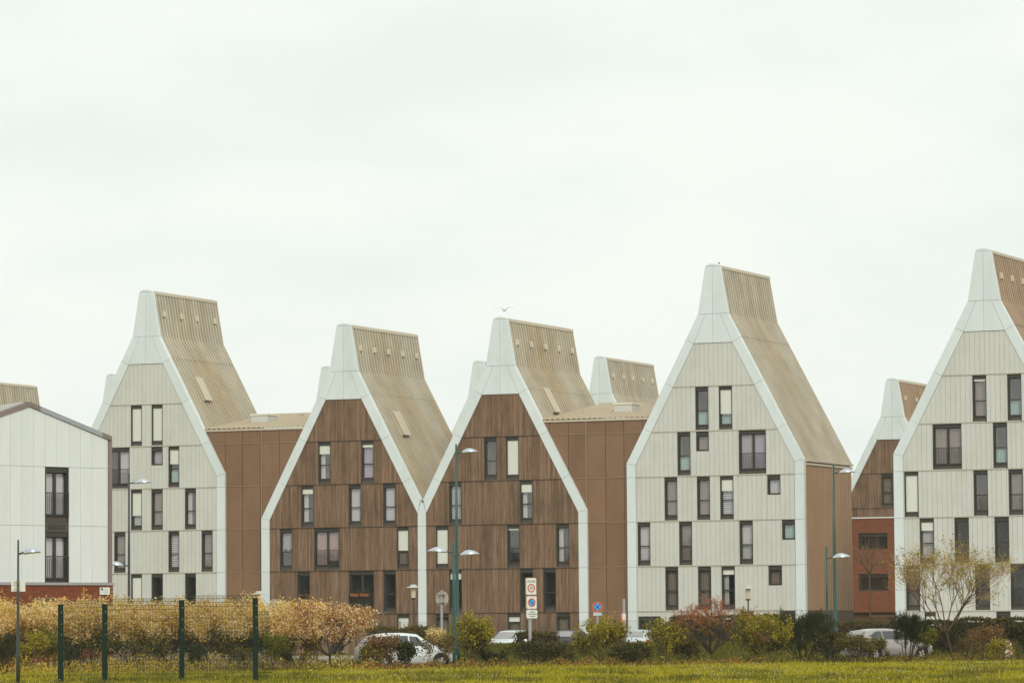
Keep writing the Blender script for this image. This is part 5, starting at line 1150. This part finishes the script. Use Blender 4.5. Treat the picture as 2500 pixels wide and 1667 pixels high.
blades('lawn_grass', 'short yellow green grass of the near lawn', -150, 2650, lambda p: 0*p+116, far_edge, 150000, .05, .16, .030, M_BLADE, 301, m2=ramp_mat('dull_grass_blade', [(.11, .125, .010), (.185, .195, .012), (.27, .255, .022), (.33, .28, .05)], trans=.3))
blades('verge_grass', 'longer grass tufts along the lawn edge under the shrubs', -150, 2650, lambda p: far_edge(p)-5, lambda p: far_edge(p)+.5, 24000, .07, .24, .03, M_BLADE, 302)
blades('road_verge_grass', 'rough grass between the path and the road', 700, 2650, lambda p: far_edge(p)+4.8, lambda p: far_edge(p)+15, 34000, .08, .30, .035, ramp_mat('verge_blade', [(.08, .08, .010), (.15, .14, .015), (.24, .20, .03), (.30, .21, .07)], trans=.3), 304)
rng = np.random.default_rng(305); TV = []
for i in range(70):
    c = ground_np(np.array([rng.uniform(-100, 2600)]), np.array([rng.uniform(119, 150)]))[0]; q = int(rng.uniform(60, 170)); R_t = rng.uniform(.2, .7)
    P = c+rng.normal(0, R_t, (q, 2))*np.array([1., 1.]); h_ = rng.uniform(.10, .26, q); a_ = rng.uniform(0, 6.28, q); b_ = np.stack([P[:, 0], P[:, 1], 0*h_], 1); wv = np.stack([np.cos(a_), np.sin(a_), 0*a_], 1)*.022
    TV.append(np.stack([b_+wv, b_-wv, b_+np.stack([rng.normal(0, .05, q), rng.normal(0, .05, q), h_], 1)], axis=1).reshape(-1, 3))
o = link('grass_tufts', quads_mesh('grass_tufts', np.concatenate(TV), ramp_mat('tuft_blade', [(.05, .06, .010), (.10, .11, .014), (.17, .155, .03), (.25, .18, .06)], trans=.3), 3)); tag(o, 'darker longer grass tufts scattered over the near lawn', 'grass tufts', kind='stuff')
def bank_z(px, dep): return np.interp(dep, [196, 198.5, 201, 204, 208, 213, 217], [0, .33, .65, .76, .68, .33, 0])*np.clip((px-1040)/100, 0, 1)
blades('bank_grass', 'dark olive grass on the bank before the parked cars', 1050, 2650, 194., 210., 42000, .08, .25, .04, ramp_mat('bank_blade', [(.07, .075, .010), (.12, .12, .014), (.17, .155, .02)], trans=.3), 303, bank_z)
rng = np.random.default_rng(310); nD = 2600; px = rng.uniform(-50, 2600, nD); dep = 118+(far_edge(px)-119)*rng.uniform(0, 1, nD)**.8; P = ground_np(px, dep)
keep = (np.sin(P[:, 0]*.35+1.3)*np.sin(P[:, 1]*.22+P[:, 0]*.1)+.35*np.sin(P[:, 0]*1.7)+.55*(px-1200)/1400+rng.normal(0, .25, nD)) > .32; P = P[keep]
C = np.stack([P[:, 0], P[:, 1], rng.uniform(.08, .17, len(P))], 1); rr = .024
V = np.concatenate([np.stack([C+RH*rr*np.cos(t)+np.array([0, 0, rr*.7*np.sin(t)])-HH*rr*.6*np.sin(t) for t in np.linspace(0, 6.283, 7)[:6]], axis=1).reshape(-1, 3)])
o = link('daisies', quads_mesh('daisies', V, mat('daisy_white', (.80, .78, .62), .8), 6)); tag(o, 'white daisies scattered over the lawn', 'daisies', kind='stuff')
# --- unseen wood added behind the camera, shaped to darken what the lower windows mirror
rng = np.random.default_rng(320); nT = 42000; lat = rng.uniform(-900, 250, nT); hgt = 14.5+4*np.sin(lat*.05)*np.sin(lat*.021+1)+1.5*np.sin(lat*.31); z = hgt*rng.uniform(0, 1, nT)**.8; back = 95+rng.uniform(0, 14, nT)
C = np.stack([CAM[0]+RH[0]*lat-HH[0]*back, CAM[1]+RH[1]*lat-HH[1]*back, z+.3], 1)
me_ = leaves_mesh('added_wood', C, 1.1, KIND['dark'], .7, rng); V_ = np.zeros(len(me_.vertices)*3, dtype=np.float32); me_.vertices.foreach_get('co', V_); V_ = V_.reshape(-1, 3); la = np.linspace(-905, 255, 171); hh_ = (14.5+4*np.sin(la*.05)*np.sin(la*.021+1)+1.5*np.sin(la*.31))*.96
cp = lambda l_, z_: [CAM[0]+RH[0]*l_-HH[0]*103, CAM[1]+RH[1]*l_-HH[1]*103, z_]
V_ = np.concatenate([V_, np.array([q for i in range(170) for q in (cp(la[i], 0), cp(la[i+1], 0), cp(la[i+1], hh_[i+1]), cp(la[i], hh_[i]))], dtype=np.float32)])  # solid dark strip added inside to keep sky out of the mirrored wood
o = link('added_wood', quads_mesh('added_wood', V_, KIND['dark'])); tag(o, 'unseen dark belt of trees added to darken window reflections', 'wood', kind='stuff')

# ================================================================== thin spring haze over the whole place
a_ = CAM[:2]; hz_ = MB().box(-820, 560, -820, 330, -1.0, 27.5).build('haze', None); m = bpy.data.materials.new('haze_air'); m.use_nodes = True; t = m.node_tree; t.nodes.clear()
o_ = t.nodes.new('ShaderNodeOutputMaterial'); v_ = t.nodes.new('ShaderNodeVolumePrincipled'); v_.inputs['Color'].default_value = (.96, .97, .94, 1); v_.inputs['Density'].default_value = .00014; v_.inputs['Anisotropy'].default_value = .2
t.links.new(v_.outputs[0], o_.inputs['Volume']); hz_.data.materials.append(m); tag(hz_, 'thin pale haze in the air', 'haze', kind='stuff')
